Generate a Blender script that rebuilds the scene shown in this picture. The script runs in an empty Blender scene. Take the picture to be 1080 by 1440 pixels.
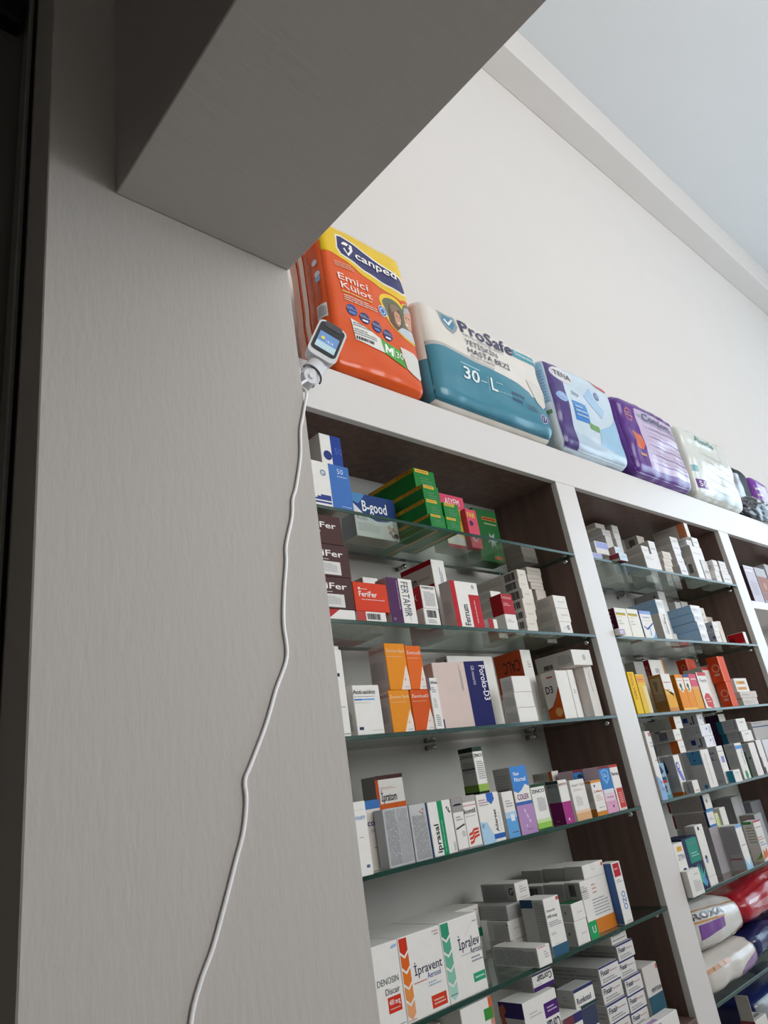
import bpy, bmesh, math, random
from mathutils import Vector, Matrix, noise
C = bpy.context.scene
COL = C.collection
H = 1.5                                   # eye height above the floor, metres

# ------------------------------------------------------------------ camera
cd = bpy.data.cameras.new('camera'); cam = bpy.data.objects.new('camera', cd); COL.objects.link(cam)
cd.sensor_fit = 'VERTICAL'; cd.sensor_height = 36.0; cd.lens = 36.0*995.105/1440.0; cd.clip_start = .02
cam.matrix_world = Matrix(((0.738432,-0.146664,-0.658185,0.000000),(-0.657932,-0.370626,-0.655562,0.000000),(-0.147793,0.917129,-0.370177,1.500000),(0.000000,0.000000,0.000000,1.000000)))
C.camera = cam
# ------------------------------------------------------------------ light
w = bpy.data.worlds.new('daylight'); C.world = w; w.use_nodes = True
w.node_tree.nodes['Background'].inputs[0].default_value = (.80, .90, 1.0, 1)
w.node_tree.nodes['Background'].inputs[1].default_value = 2.5
def area(name, loc, target, sx, sy, power, col):
    l = bpy.data.lights.new(name, 'AREA'); l.shape = 'RECTANGLE'; l.size = sx; l.size_y = sy; l.energy = power; l.color = col
    o = bpy.data.objects.new(name, l); COL.objects.link(o); o.location = loc
    o.rotation_euler = (Vector(target)-Vector(loc)).to_track_quat('-Z', 'Y').to_euler(); return o
area('shopfront_daylight', (7.48, -1.6, 2.8), (0, -1.6, 2.3), 4.4, 3.0, 85, (.58, .79, 1.0))
area('front_window_daylight', (2.7, -3.92, 3.0), (2.2, 0, 2.2), 3.9, 2.9, 190, (1.0, .945, .915))
C.view_settings.view_transform = 'Standard'; C.view_settings.look = 'None'
C.view_settings.gamma = 1; C.view_settings.use_curve_mapping = False
C.view_settings.exposure = -0.32

# ------------------------------------------------------------------ helpers
random.seed(7)
def lin(h):
    h = h if len(h) == 6 else ''.join(x*2 for x in h)
    f = lambda c: c/12.92 if c <= .04045 else ((c+.055)/1.055)**2.4
    return tuple(f(int(h[i:i+2], 16)/255) for i in (0, 2, 4)) + (1,)
MATS = {}
def mat(h, rough=.42, metal=0, vary=.05, scale=60, bump=0, stretch=(1,1,1), coat=0, emit=0, noisew=None):
    k = (h, rough, metal, vary, scale, bump, stretch, coat, emit)
    if k in MATS: return MATS[k]
    m = bpy.data.materials.new('m_'+h); m.use_nodes = True; nt = m.node_tree; b = nt.nodes['Principled BSDF']
    c = lin(h); b.inputs['Roughness'].default_value = rough; b.inputs['Metallic'].default_value = metal
    b.inputs['Specular IOR Level'].default_value = .35 if (coat or metal or rough < .4) else .14; b.inputs['Coat Weight'].default_value = coat; b.inputs['Coat Roughness'].default_value = .08
    tc = nt.nodes.new('ShaderNodeTexCoord'); mp = nt.nodes.new('ShaderNodeMapping'); mp.inputs['Scale'].default_value = stretch
    nz = nt.nodes.new('ShaderNodeTexNoise'); nz.inputs['Scale'].default_value = scale; nz.inputs['Detail'].default_value = 4
    nt.links.new(tc.outputs['Object'], mp.inputs['Vector']); nt.links.new(mp.outputs['Vector'], nz.inputs['Vector'])
    mx = nt.nodes.new('ShaderNodeMix'); mx.data_type = 'RGBA'
    mx.inputs[6].default_value = tuple(x*(1-vary) for x in c[:3])+(1,); mx.inputs[7].default_value = tuple(min(1, x*(1+vary)) for x in c[:3])+(1,)
    nt.links.new(nz.outputs['Fac'], mx.inputs[0]); nt.links.new(mx.outputs[2], b.inputs['Base Color'])
    if bump:
        bp = nt.nodes.new('ShaderNodeBump'); bp.inputs['Strength'].default_value = bump; bp.inputs['Distance'].default_value = .004
        nt.links.new(nz.outputs['Fac'], bp.inputs['Height']); nt.links.new(bp.outputs[0], b.inputs['Normal'])
    if emit:
        b.inputs['Emission Color'].default_value = c; b.inputs['Emission Strength'].default_value = emit
    MATS[k] = m; return m
def wood(h):
    if ('wood', h) in MATS: return MATS[('wood', h)]
    m = mat(h, rough=.4, vary=.0, scale=3.01, stretch=(14, 14, 1.0)); nt = m.node_tree
    mx = [n for n in nt.nodes if n.type == 'MIX'][0]; c = lin(h)
    mx.inputs[6].default_value = tuple(x*.55 for x in c[:3])+(1,); mx.inputs[7].default_value = tuple(x*1.45 for x in c[:3])+(1,)
    MATS[('wood', h)] = m; return m
def glassmat(tint, name, rough=.0, f0=1.5, amount=1.0):
    if name in MATS: return MATS[name]
    m = bpy.data.materials.new(name); m.use_nodes = True; nt = m.node_tree; nt.nodes.clear()
    o = nt.nodes.new('ShaderNodeOutputMaterial'); t = nt.nodes.new('ShaderNodeBsdfTransparent'); g = nt.nodes.new('ShaderNodeBsdfGlossy')
    t.inputs[0].default_value = lin(tint); g.inputs['Roughness'].default_value = rough; g.inputs['Color'].default_value = (amount, amount, amount, 1)
    lw = nt.nodes.new('ShaderNodeLayerWeight'); lw.inputs[0].default_value = .5
    pw = nt.nodes.new('ShaderNodeMath'); pw.operation = 'POWER'; pw.inputs[1].default_value = 5; nt.links.new(lw.outputs['Facing'], pw.inputs[0])
    fr = nt.nodes.new('ShaderNodeMath'); fr.operation = 'MULTIPLY_ADD'; fr.inputs[1].default_value = .9; fr.inputs[2].default_value = .04; nt.links.new(pw.outputs[0], fr.inputs[0]); mx = nt.nodes.new('ShaderNodeMixShader')
    nz = nt.nodes.new('ShaderNodeTexNoise'); nz.inputs['Scale'].default_value = 3
    nt.links.new(fr.outputs[0], mx.inputs[0]); nt.links.new(t.outputs[0], mx.inputs[1]); nt.links.new(g.outputs[0], mx.inputs[2]); nt.links.new(mx.outputs[0], o.inputs[0])
    MATS[name] = m; return m
def link(name, me, parent=None, loc=None):
    o = bpy.data.objects.new(name, me); COL.objects.link(o)
    if loc is not None: o.location = loc
    if parent is not None: o.parent = parent
    return o
def tag(o, label, cat, group=None, kind=None):
    o['label'] = label; o['category'] = cat
    if group: o['group'] = group
    if kind: o['kind'] = kind
    return o
def mesh(name, vs, fs, mats, idx=None, smooth=False):
    me = bpy.data.meshes.new(name); me.from_pydata(vs, [], fs)
    for m in (mats if isinstance(mats, (list, tuple)) else [mats]): me.materials.append(m)
    if idx: me.polygons.foreach_set('material_index', idx)
    if smooth: me.polygons.foreach_set('use_smooth', [True]*len(me.polygons))
    me.update(); return me
def bmbox(bm, x0, x1, y0, y1, z0, z1, bev=0):
    r = bmesh.ops.create_cube(bm, size=1); vs = r['verts']
    for v in vs: v.co = Vector(((x0+x1)/2+v.co.x*(x1-x0), (y0+y1)/2+v.co.y*(y1-y0), (z0+z1)/2+v.co.z*(z1-z0)))
    if bev: bmesh.ops.bevel(bm, geom=list({e for v in vs for e in v.link_edges}), offset=bev, segments=1, affect='EDGES')
def boxobj(name, dims, m, parent=None, bev=.001, loc=(0,0,0)):
    bm = bmesh.new(); bmbox(bm, *dims, bev=bev); me = bpy.data.meshes.new(name); bm.to_mesh(me); bm.free(); me.materials.append(m)
    return link(name, me, parent, loc)
def empty(name, loc, label, cat, group=None):
    o = bpy.data.objects.new(name, None); COL.objects.link(o); o.location = loc; o.empty_display_size = .05
    return tag(o, label, cat, group)
def struct(name, dims, m, bev=0):
    x0, x1, y0, y1, z0, z1 = dims
    o = boxobj(name, dims, m, None, bev); o['kind'] = 'structure'; return o
# text, turned once into a flat triangle mesh with cap height 1
TX = {}
_fc = bpy.data.curves.new('font_probe', 'FONT'); _fo = bpy.data.objects.new('font_probe', _fc); COL.objects.link(_fo)
def text2d(s, bold):
    k = (s, bold)
    if k in TX: return TX[k]
    _fc.body = s; _fc.size = 1; _fc.offset = 0 if 'M' in s or 'W' in s else .014 if bold else .002; _fc.resolution_u = 2
    _fc.fill_mode = 'FRONT'
    dg = bpy.context.evaluated_depsgraph_get(); dg.update(); e = _fo.evaluated_get(dg); me = e.to_mesh()
    vs = [(v.co.x/.70, v.co.y/.70) for v in me.vertices]; me.calc_loop_triangles(); fs = [tuple(t.vertices) for t in me.loop_triangles]
    e.to_mesh_clear(); x0 = min([v[0] for v in vs] or [0]); x1 = max([v[0] for v in vs] or [1])
    TX[k] = ([(a-x0, b) for a, b in vs], fs, x1-x0); return TX[k]
def clusters(items, frame):
    # print that lies close together on one face is one part; far-apart print is a part of its own
    out = []
    for n, it in enumerate(items):
        xs = [q[0] for q in it[1]]; ys = [q[1] for q in it[1]]
        if not xs: continue
        b = [min(xs), max(xs), min(ys), max(ys)]; grp = [(n, it)]; hit = True
        while hit:
            hit = False
            for c in out:
                if c[0] == it[0] and max(c[1][0]-b[1], b[0]-c[1][1], c[1][2]-b[3], b[2]-c[1][3]) < .004:
                    b = [min(b[0], c[1][0]), max(b[1], c[1][1]), min(b[2], c[1][2]), max(b[3], c[1][3])]; grp = c[2]+grp; out.remove(c); hit = True; break
        out.append((it[0], b, sorted(grp, key=lambda g: g[0])))
    return [c[2] for c in out]
# flat print: list of (u,v) metre polygons per colour from the little drawing lists
def mixc(h, k=.38):
    h = h if len(h) == 6 else ''.join(x*2 for x in h)
    return ''.join('%02x' % round(int(h[i:i+2], 16)*(1-k)+0xc4*k) for i in (0, 2, 4))
def prints(deco, size):
    """size(face)->(U metres, V metres); returns {part name: [(face, verts2d, faces, colour)]}"""
    out = {'printed_panel': [], 'lettering': [], 'small_print': [], 'barcode': []}
    for d in deco:
        k, f = d[0], d[1]; W, V = size(f)
        if k == 'r':
            a, b, c, e = d[2]*W, d[3]*V, d[4]*W, d[5]*V
            out['printed_panel'].append((f, [(a, b), (c, b), (c, e), (a, e)], [(0, 1, 2, 3)], d[6]))
        elif k == 'p':
            pts = [(u*W, v*V) for u, v in d[2]]; out['printed_panel'].append((f, pts, [tuple(range(len(pts)))], d[3]))
        elif k == 'c':
            n = 20; r = d[4]*V; pts = [(d[2]*W+r*math.cos(i*2*math.pi/n), d[3]*V+r*math.sin(i*2*math.pi/n)) for i in range(n)]
            out['printed_panel'].append((f, pts, [tuple(range(n))], d[5]))
        elif k == 't':
            _, _, u, v, h, s, col, rot, wd, b = d
            vs, fs, L = text2d(s, b); hh = h*(V if rot in (0, 180) else W); sx = hh
            if wd: sx = wd*(W if rot in (0, 180) else V)/max(L, .01)
            cs, sn = {0: (1, 0), 90: (0, 1), 180: (-1, 0), 270: (0, -1)}[rot]
            pts = [(u*W+cs*x*sx-sn*y*hh, v*V+sn*x*sx+cs*y*hh) for x, y in vs]
            out['lettering'].append((f, pts, fs, col))
        elif k == 's':
            _, _, a, b, c, e, n, col, rot = d; rr = random.Random(int(1000*(a+b*3+c*7+e*11))+n)
            vs, fs = [], []; n = n if n < 4 else round(n*1.45)
            for i in range(n):
                A, B = ((b, e) if rot == 0 else (a, c)); lo = A+(B-A)*(i+.28)/n; hi = A+(B-A)*(i+.70)/n
                P, Q = ((a, c) if rot == 0 else (b, e)); x = P; end = P+(Q-P)*(1 if i < n-1 or n == 1 else rr.uniform(.5, .9))
                while x < end-1e-6:
                    y = min(end, x+(Q-P)*rr.uniform(.10, .30)); q = len(vs)
                    r4 = [(x, lo), (y, lo), (y, hi), (x, hi)] if rot == 0 else [(lo, x), (hi, x), (hi, y), (lo, y)]
                    vs += [(p*W, t*V) for p, t in r4]; fs.append((q, q+1, q+2, q+3)); x = y+(Q-P)*.022
            col = mixc(col)
            out['small_print'].append((f, vs, fs, col))
        elif k == 'k':
            _, _, a, b, c, e, col = d; vs, fs = [], []; x = a; rr = random.Random(5)
            while x < c:
                y = min(c, x+(c-a)*rr.choice((.03, .05, .08))); q = len(vs)
                vs += [(x*W, b*V), (y*W, b*V), (y*W, e*V), (x*W, e*V)]; fs.append((q, q+1, q+2, q+3)); x = y+(c-a)*rr.choice((.025, .04))
            out['barcode'].append((f, vs, fs, col))
    return out
FR = lambda w, d, h: {'f': ((-w/2, -d/2, 0), (1, 0, 0), (0, 0, 1), (0, -1, 0), w, h), 'l': ((-w/2, d/2, 0), (0, -1, 0), (0, 0, 1), (-1, 0, 0), d, h),
    'r': ((w/2, -d/2, 0), (0, 1, 0), (0, 0, 1), (1, 0, 0), d, h), 't': ((-w/2, -d/2, h), (1, 0, 0), (0, 1, 0), (0, 0, 1), w, d), 'b': ((-w/2, d/2, 0), (1, 0, 0), (0, -1, 0), (0, 0, -1), w, d)}
PR = .5
def carton(label, x0, x1, y0, y1, z0, z1, col, faces, deco, group, yaw=0, name='medicine_carton', cat='carton'):
    w_, d_, h_ = x1-x0-.0006, y1-y0-.0006, z1-z0-.0004
    bm = bmesh.new(); bmbox(bm, -w_/2, w_/2, -d_/2, d_/2, 0, h_, bev=.0009)
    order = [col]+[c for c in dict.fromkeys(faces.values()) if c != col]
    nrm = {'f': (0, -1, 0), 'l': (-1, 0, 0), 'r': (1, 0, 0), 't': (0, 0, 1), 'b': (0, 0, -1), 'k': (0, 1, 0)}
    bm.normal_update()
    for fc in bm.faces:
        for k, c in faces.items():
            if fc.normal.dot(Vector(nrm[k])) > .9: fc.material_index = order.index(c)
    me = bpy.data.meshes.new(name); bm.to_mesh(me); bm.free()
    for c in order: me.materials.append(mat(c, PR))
    o = link(name, me, None, ((x0+x1)/2, (y0+y1)/2, z0+H)); o.rotation_euler.z = math.radians(yaw)
    tag(o, label, cat, group)
    fr = FR(w_, d_, h_); lay = 0
    for part, items in prints(deco, lambda f: (fr[f][4], fr[f][5])).items():
        base = {'printed_panel': .00012, 'small_print': .00036, 'barcode': .00036, 'lettering': .00045}[part]
        for grp in clusters(items, fr):
            vs, fs, idx, cols = [], [], [], []
            for n, (f, pts, pf, c) in grp:
                O, U, V, N, W, L = fr[f]; off = base+.00002*n; q = len(vs)
                vs += [tuple(O[i]+U[i]*min(max(a, -.02), W)+V[i]*min(max(b, -.02), L)+N[i]*off for i in range(3)) for a, b in pts]
                if c not in cols: cols.append(c)
                for t in pf: fs.append(tuple(q+i for i in t)); idx.append(cols.index(c))
            link(part, mesh(part, vs, fs, [mat(c, PR) for c in cols], idx), o)
    return o

# ------------------------------------------------------------------ materials
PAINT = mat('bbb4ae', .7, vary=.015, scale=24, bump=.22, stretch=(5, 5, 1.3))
PLASTER = mat('d6d0cb', .8, vary=.02, scale=6, bump=.08)
CEIL = mat('d6d6d6', .8, vary=.02, scale=4, bump=.05)
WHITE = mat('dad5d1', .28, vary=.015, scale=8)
WALNUT = wood('6e5850')
BACKP = mat('b9b6b2', .5, vary=.02, scale=8)
EDGE = mat('b3b0ac', .4, vary=.02)
DARKW = mat('8a847d', .8, vary=.05, scale=8, bump=.1)
CHROME = mat('b8b8b8', .2, metal=1)
GLASS = glassmat('eef6f2', 'shelf_glass'); GEDGE = mat('123a30', .2, vary=.1, coat=.15)

# ------------------------------------------------------------------ room
P = .88; XL, XR = .264, .7234
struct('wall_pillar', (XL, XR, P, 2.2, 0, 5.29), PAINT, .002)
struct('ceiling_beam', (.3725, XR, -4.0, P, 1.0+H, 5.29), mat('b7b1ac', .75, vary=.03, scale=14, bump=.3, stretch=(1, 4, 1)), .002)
struct('wall_back', (XR, 7.7, 1.25, 1.45, 0, 5.29), PLASTER)
struct('trim_1', (XR, 7.6, 1.0955, 1.25, 3.48+H, 3.79+H), PLASTER, .003)
struct('ceiling', (-3.0, 7.7, -4.2, 2.3, 3.79+H, 3.95+H), CEIL)
struct('floor', (-3.0, 7.7, -4.2, 2.3, -.1, 0), mat('e0dbd4', .35, vary=.05, scale=3))
struct('wall_left', (-3.0, -2.9, -4.2, 2.3, 0, 5.29), DARKW)
struct('wall_rear', (-2.9, XL-.0005, 1.03, 1.2, 0, 5.29), mat('5c5752', .8, vary=.05, scale=8, bump=.1))
struct('shade_wall', (1.3, 5.6, -1.35, -1.2, 0, 1.74), PLASTER, .004)  # unseen low wall, added behind the viewer to shade the lower pillar and shelves
# shop front at the far right and the window wall behind the viewer, each with a real opening
def wallwin(name, ax, pos, th, lo, hi, a0, a1, z0, z1, m, wname):
    parts = [(lo, a0, 0, 5.29), (a1, hi, 0, 5.29), (a0, a1, 0, z0), (a0, a1, z1, 5.29)]
    bm = bmesh.new()
    for p, q, zz0, zz1 in parts:
        d = (pos, pos+th, p, q, zz0, zz1) if ax == 'x' else (p, q, pos, pos+th, zz0, zz1)
        bmbox(bm, *d)
    me = bpy.data.meshes.new(name); bm.to_mesh(me); bm.free(); me.materials.append(m); o = link(name, me); o['kind'] = 'structure'
    e = bpy.data.objects.new(wname, None); COL.objects.link(e); e['kind'] = 'structure'
    c = pos+th/2; fw = .05
    for k in range(4):
        s = a0+(a1-a0-fw)*k/3
        d = (c-.03, c+.03, s, s+fw, z0, z1) if ax == 'x' else (s, s+fw, c-.03, c+.03, z0, z1)
        boxobj('window_frame', d, mat('c8c8c8', .4), e)
    for zz in (z0, z1-fw):
        d = (c-.03, c+.03, a0, a1, zz, zz+fw) if ax == 'x' else (a0, a1, c-.03, c+.03, zz, zz+fw)
        boxobj('window_frame', d, mat('c8c8c8', .4), e)
    d = (c-.004, c+.004, a0, a1, z0, z1) if ax == 'x' else (a0, a1, c-.004, c+.004, z0, z1)
    boxobj('window_pane', d, glassmat('f4f8f8', 'clear_glass'), e, bev=0)
wallwin('wall_right', 'x', 7.6, .2, -4.2, 1.25, -3.9, .9, .5, 4.2, PLASTER, 'window_1')
wallwin('wall_front', 'y', -4.2, .2, -2.9, 7.7, 0.7, 4.7, 1.4, 4.5, PLASTER, 'window_2')

# ------------------------------------------------------------------ shelving
cab = empty('wall_shelving', (2.3, 1.1, 0), 'tall white and dark walnut shelving unit with glass shelves along the wall', 'shelving')
def cp(name, x0, x1, y0, y1, z0, z1, m, bev=.0012): return boxobj(name, (x0-2.3, x1-2.3, y0-1.1, y1-1.1, z0+H, z1+H), m, cab, bev)
XC0, XC1 = .7245, 4.05
cp('fascia', XC0, XC1, 1.0, 1.018, .78, .90, WHITE)
cp('top_board', XC0, XC1, 1.0185, 1.2485, .882, .8995, WHITE)
cp('soffit_board', XC0, XC1, 1.0185, 1.236, .7835, .80, WALNUT)
cp('back_panel', XC0, XC1, 1.2365, 1.2485, -1.5, .881, BACKP)
UP = [(XC0, .7325), (1.73, 1.83), (2.85, 2.94), (3.96, 4.05)]
for a, b in UP:
    cp('upright_front', a, b, 1.0, 1.018, -1.42, .7795, WHITE)
    cp('side_panel', a, b, 1.0185, 1.236, -1.42, .783, WALNUT)
cp('base_plinth', XC0, XC1, 1.0, 1.236, -1.5, -1.4205, WHITE)
BAYS = {'left': (.733, 1.7295, [.5495, .316, .104, -.1165, -.338]), 'middle': (1.8305, 2.8495, [.5495, .316, .101, -.117, -.341, -.5625])}
ORD = ['top', 'second', 'third', 'fourth', 'fifth', 'sixth']
for bay, (a, b, zs) in BAYS.items():
    for k, z in enumerate(zs):
        bm = bmesh.new(); bmbox(bm, a, b, 1.0, 1.2, z-.004+H, z+.004+H, bev=.0007); bm.normal_update()
        for f in bm.faces: f.material_index = 0 if abs(f.normal.z) > .9 else 1
        me = bpy.data.meshes.new('glass_shelf'); bm.to_mesh(me); bm.free(); me.materials.append(GLASS); me.materials.append(GEDGE)
        for v in me.vertices: v.co -= Vector(((a+b)/2, 1.1, z+H))
        o = link('glass_shelf', me, None, ((a+b)/2, 1.1, z+H))
        tag(o, 'clear glass shelf with green edge, %s from above in the %s bay' % (ORD[k] if k else 'first', bay), 'shelf', 'glass shelves of the wall unit')
        for px_, py_, wall in ((a+.522, 1.222, 0), (b-.083, 1.222, 0), (b-.006, 1.03, 1)):
            bm = bmesh.new(); bmesh.ops.create_cone(bm, cap_ends=True, segments=14, radius1=.006, radius2=.006, depth=.028 if not wall else .012)
            bmesh.ops.create_uvsphere(bm, u_segments=10, v_segments=6, radius=.0075, matrix=Matrix.Translation((0, 0, -.012 if not wall else 0)))
            me = bpy.data.meshes.new('shelf_peg'); bm.to_mesh(me); bm.free(); me.materials.append(CHROME)
            for p in me.polygons: p.use_smooth = True
            g = link('shelf_peg', me, cab, (px_-2.3, py_-1.1, z-.0125+H)); g.rotation_euler = (-math.pi/2, 0, 0) if not wall else (0, math.pi/2, 0)
cp('base_board', .733, 1.7295, 1.0, 1.236, -.576, -.5565, WALNUT)
cp('base_board', 1.8305, 2.8495, 1.0, 1.236, -.805, -.786, WALNUT)
cp('white_shelf', 2.9405, 3.9595, 1.0, 1.236, .465, .4965, WHITE)
cp('white_shelf', 2.9405, 3.9595, 1.0, 1.236, .20, .23, WHITE)

# ------------------------------------------------------------------ cartons on the shelves; many left faces painted darker, shade put into colour
# cartons: left-bay top shelf
g = 'cartons on the left-bay top shelf'
carton('large white mask carton with a blue right band and 50 mark, left-bay top shelf',.7668,.9207,1.003,1.123,.5535,.6548,'e6e2dc',{},[('r','f',.645,0,1,1,'3f6fb4'),('t','f',.79,.8,.12,'50','c8d8ee',0,0,0),('s','f',.78,.72,.95,.76,1,'b8cdea',0),('s','f',.8,.05,.97,.08,1,'cfe0f4',0),('r','f',.24,.13,.63,.17,'2f3f86'),('r','f',.4,.17,.63,.21,'2f3f86'),('r','f',.24,.06,.63,.1,'2f3f86'),('r','f',.46,.21,.63,.25,'2f3f86'),('c','f',.54,.75,.07,'5b7a98'),('c','f',.54,.75,.045,'e6e2dc'),('t','f',.525,.72,.06,'G','5b7a98',0,0,0),('p','f',[(.28,.7),(.36,.7),(.38,.6),(.35,.5),(.29,.44),(.27,.5)],'cfc9c4'),('p','f',[(.285,.69),(.355,.69),(.37,.6),(.345,.51),(.295,.455),(.28,.5)],'e6e2dc'),('r','f',.26,.74,.32,.755,'3a3f60')],g)
carton('small mask carton, dark blue and white, standing behind the large mask carton, left-bay top shelf',.8752,.934,1.03,1.12,.6548,.7439,'e6e2dc',{},[('r','f',.5,0,1,1,'24408f'),('c','f',.3,.42,.13,'2b3a78'),('t','f',.65,.5,.18,'50','4a66b0',0,0,0)],g)
carton('dark blue and white tissue-style carton with large white letters, left-bay top shelf',1.0173,1.1517,1.1085,1.1585,.5535,.6626,'dcd8d4',{'l':'232b52','b':'cfc3b8'},[('p','f',[(0,1),(1,1),(1,.55),(.75,.42),(.5,.4),(.25,.5),(0,.75)],'27427a'),('p','f',[(0,.72),(.25,.47),(.5,.37),(.75,.39),(1,.55),(1,.5),(.75,.34),(.5,.32),(.25,.42),(0,.66)],'d9dde6'),('p','f',[(0,1),(.3,1),(.12,.75),(0,.8)],'4f86b8'),('t','f',.2,.6,.25,'B-good','eef0f2',0,.58,1),('t','f',.05,.38,.12,'Kids','8a8f98',0,0,0),('s','f',.05,.12,.55,.32,4,'9aa0a8',0),('c','f',.78,.3,.05,'c79f7e'),('c','f',.86,.26,.05,'b98a68'),('c','f',.8,.18,.05,'8d6a55'),('c','f',.93,.12,.06,'3b3b48'),('c','f',.85,.1,.05,'7a5340')],g)
carton('green carton with yellow strip, bottom of the stack of four, left-bay top shelf',1.1527,1.2042,1.003,1.203,.5535,.5873,'1f7a35',{},[('r','f',.08,.8,.72,.98,'d9b02a'),('s','f',.14,.84,.66,.95,1,'7a2a18',0),('s','f',.3,.2,.8,.62,3,'17602a',0),('r','l',.02,.78,.98,.99,'d0a22a'),('t','l',.62,.8,.17,'ATOMIFA','8f1f14',0,.34,1),('r','b',.55,.05,.75,.95,'b98a3a')],g)
carton('green carton with yellow strip, second from bottom of the stack of four, left-bay top shelf',1.161,1.2173,1.016,1.206,.5878,.6327,'1f7a35',{},[('r','f',.08,.8,.72,.98,'d9b02a'),('s','f',.14,.84,.66,.95,1,'7a2a18',0),('s','f',.3,.2,.8,.62,3,'17602a',0),('r','l',.02,.78,.98,.99,'d0a22a'),('t','l',.62,.8,.17,'ATOMIFA','8f1f14',0,.34,1),('r','b',.55,.05,.75,.95,'b98a3a')],g)
carton('green carton with yellow strip, third from bottom of the stack of four, left-bay top shelf',1.1761,1.2326,1.03,1.21,.6327,.6789,'1f7a35',{},[('r','f',.08,.8,.72,.98,'d9b02a'),('s','f',.14,.84,.66,.95,1,'7a2a18',0),('s','f',.3,.2,.8,.62,3,'17602a',0),('r','l',.02,.78,.98,.99,'d0a22a'),('t','l',.62,.8,.17,'ATOMIFA','8f1f14',0,.34,1),('r','b',.55,.05,.75,.95,'b98a3a')],g)
carton('green carton with yellow strip, topmost of the stack of four, left-bay top shelf',1.1769,1.2515,1.05,1.22,.6789,.7327,'1f7a35',{},[('r','f',.08,.8,.72,.98,'d9b02a'),('s','f',.14,.84,.66,.95,1,'7a2a18',0),('s','f',.3,.2,.8,.62,3,'17602a',0),('r','l',.02,.78,.98,.99,'d0a22a'),('t','l',.62,.8,.17,'ATOMIFA','8f1f14',0,.34,1),('r','b',.55,.05,.75,.95,'b98a3a')],g)
carton('green carton with yellow strip, lower of the pair beside the stack, left-bay top shelf',1.2065,1.2574,1.003,1.163,.5535,.5878,'1f7a35',{},[('r','f',.08,.8,.72,.98,'d9b02a'),('s','f',.14,.84,.66,.95,1,'7a2a18',0),('s','f',.3,.2,.8,.62,3,'17602a',0),('r','l',.02,.78,.98,.99,'d0a22a'),('t','l',.62,.8,.17,'ATOMIFA','8f1f14',0,.34,1),('r','b',.55,.05,.75,.95,'b98a3a')],g)
carton('green carton with yellow strip, upper of the pair beside the stack, left-bay top shelf',1.2183,1.2729,1.012,1.172,.5878,.6313,'1f7a35',{},[('r','f',.08,.8,.72,.98,'d9b02a'),('s','f',.14,.84,.66,.95,1,'7a2a18',0),('s','f',.3,.2,.8,.62,3,'17602a',0),('r','l',.02,.78,.98,.99,'d0a22a'),('t','l',.62,.8,.17,'ATOMIFA','8f1f14',0,.34,1),('r','b',.55,.05,.75,.95,'b98a3a')],g)
carton('pink carton with white letters and a yellow middle, left-bay top shelf',1.301,1.3936,1.0874,1.1374,.5535,.7025,'d8c9b6',{'b':'d8cbc4'},[('r','f',0,.74,1,1,'cf4a66'),('t','f',.18,.81,.13,'ASYEM','f1e4e2',0,.6,1),('p','f',[(.35,.74),(1,.74),(1,.2),(.6,.2)],'d9b54a'),('p','f',[(.5,.6),(.9,.66),(.95,.5),(.6,.42)],'c99a3a'),('r','f',.3,.08,.68,.22,'c8c4c0'),('r','f',0,0,1,.06,'a03040'),('r','f',0,.22,.35,.74,'d9707f')],g)
carton('narrow pink carton with yellow letters beside the green box, left-bay top shelf',1.3711,1.4148,1.07,1.0864,.5535,.6633,'c8485c',{},[('t','f',.1,.78,.13,'FAR','e0c030',0,.7,1),('c','f',.35,.63,.07,'3a2a4a'),('c','f',.45,.25,.09,'b9a7a0'),('c','f',.5,.25,.04,'4a3a40'),('t','f',.1,.08,.07,'M','c08a30',0,0,0)],g)
carton('dark green insecticide box with a white burst and red strip, left-bay top shelf',1.4857,1.5902,1.135,1.185,.5535,.7117,'1a5c2a',{},[('r','f',.35,.8,.95,.86,'b8862a'),('r','f',.37,.81,.93,.85,'8a2014'),('s','f',.4,.7,.9,.76,1,'7a8a40',0),('p','f',[(.5,.55),(.62,.5),(.74,.56),(.7,.45),(.85,.4),(.7,.38),(.76,.25),(.62,.35),(.5,.22),(.55,.38),(.38,.36),(.54,.45)],'8f9a94'),('c','f',.62,.43,.035,'c9cfcc'),('r','f',.55,.05,.9,.12,'a8532a')],g)
# cartons: left-bay second shelf
g = 'cartons on the left-bay second shelf'
carton('flat red and white carton under the stack of brown cartons, left-bay second shelf',.735,.8859,1.003,1.133,.32,.34,'e6e2dc',{},[('p','f',[(.4,0),(.6,1),(.75,1),(.55,0)],'b02a2a'),('p','f',[(.05,0),(.25,1),(.35,1),(.15,0)],'b02a2a')],g)
carton('flat white carton with red stripe under the orange carton, left-bay second shelf',.8896,.9667,1.003,1.133,.32,.34,'e6e2dc',{},[('r','f',0,0,.3,1,'b5403a'),('k','f',.35,.2,.8,.8,'3a3a40')],g)
carton('dark brown carton with white label, bottom of the brown stack, left-bay second shelf',.735,.8883,1.003,1.123,.34,.4047,'4a2f2c',{},[('t','f',.28,.62,.19,'FeriFer','e9e2dc',0,.62,1),('s','f',.2,.5,.66,.55,1,'c9c0ba',0),('r','f',.05,.06,.84,.46,'d9d6d2'),('s','f',.48,.14,.78,.4,4,'8a8a8c',0),('s','f',.15,.82,.5,.86,1,'c9c0ba',0)],g)
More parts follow.
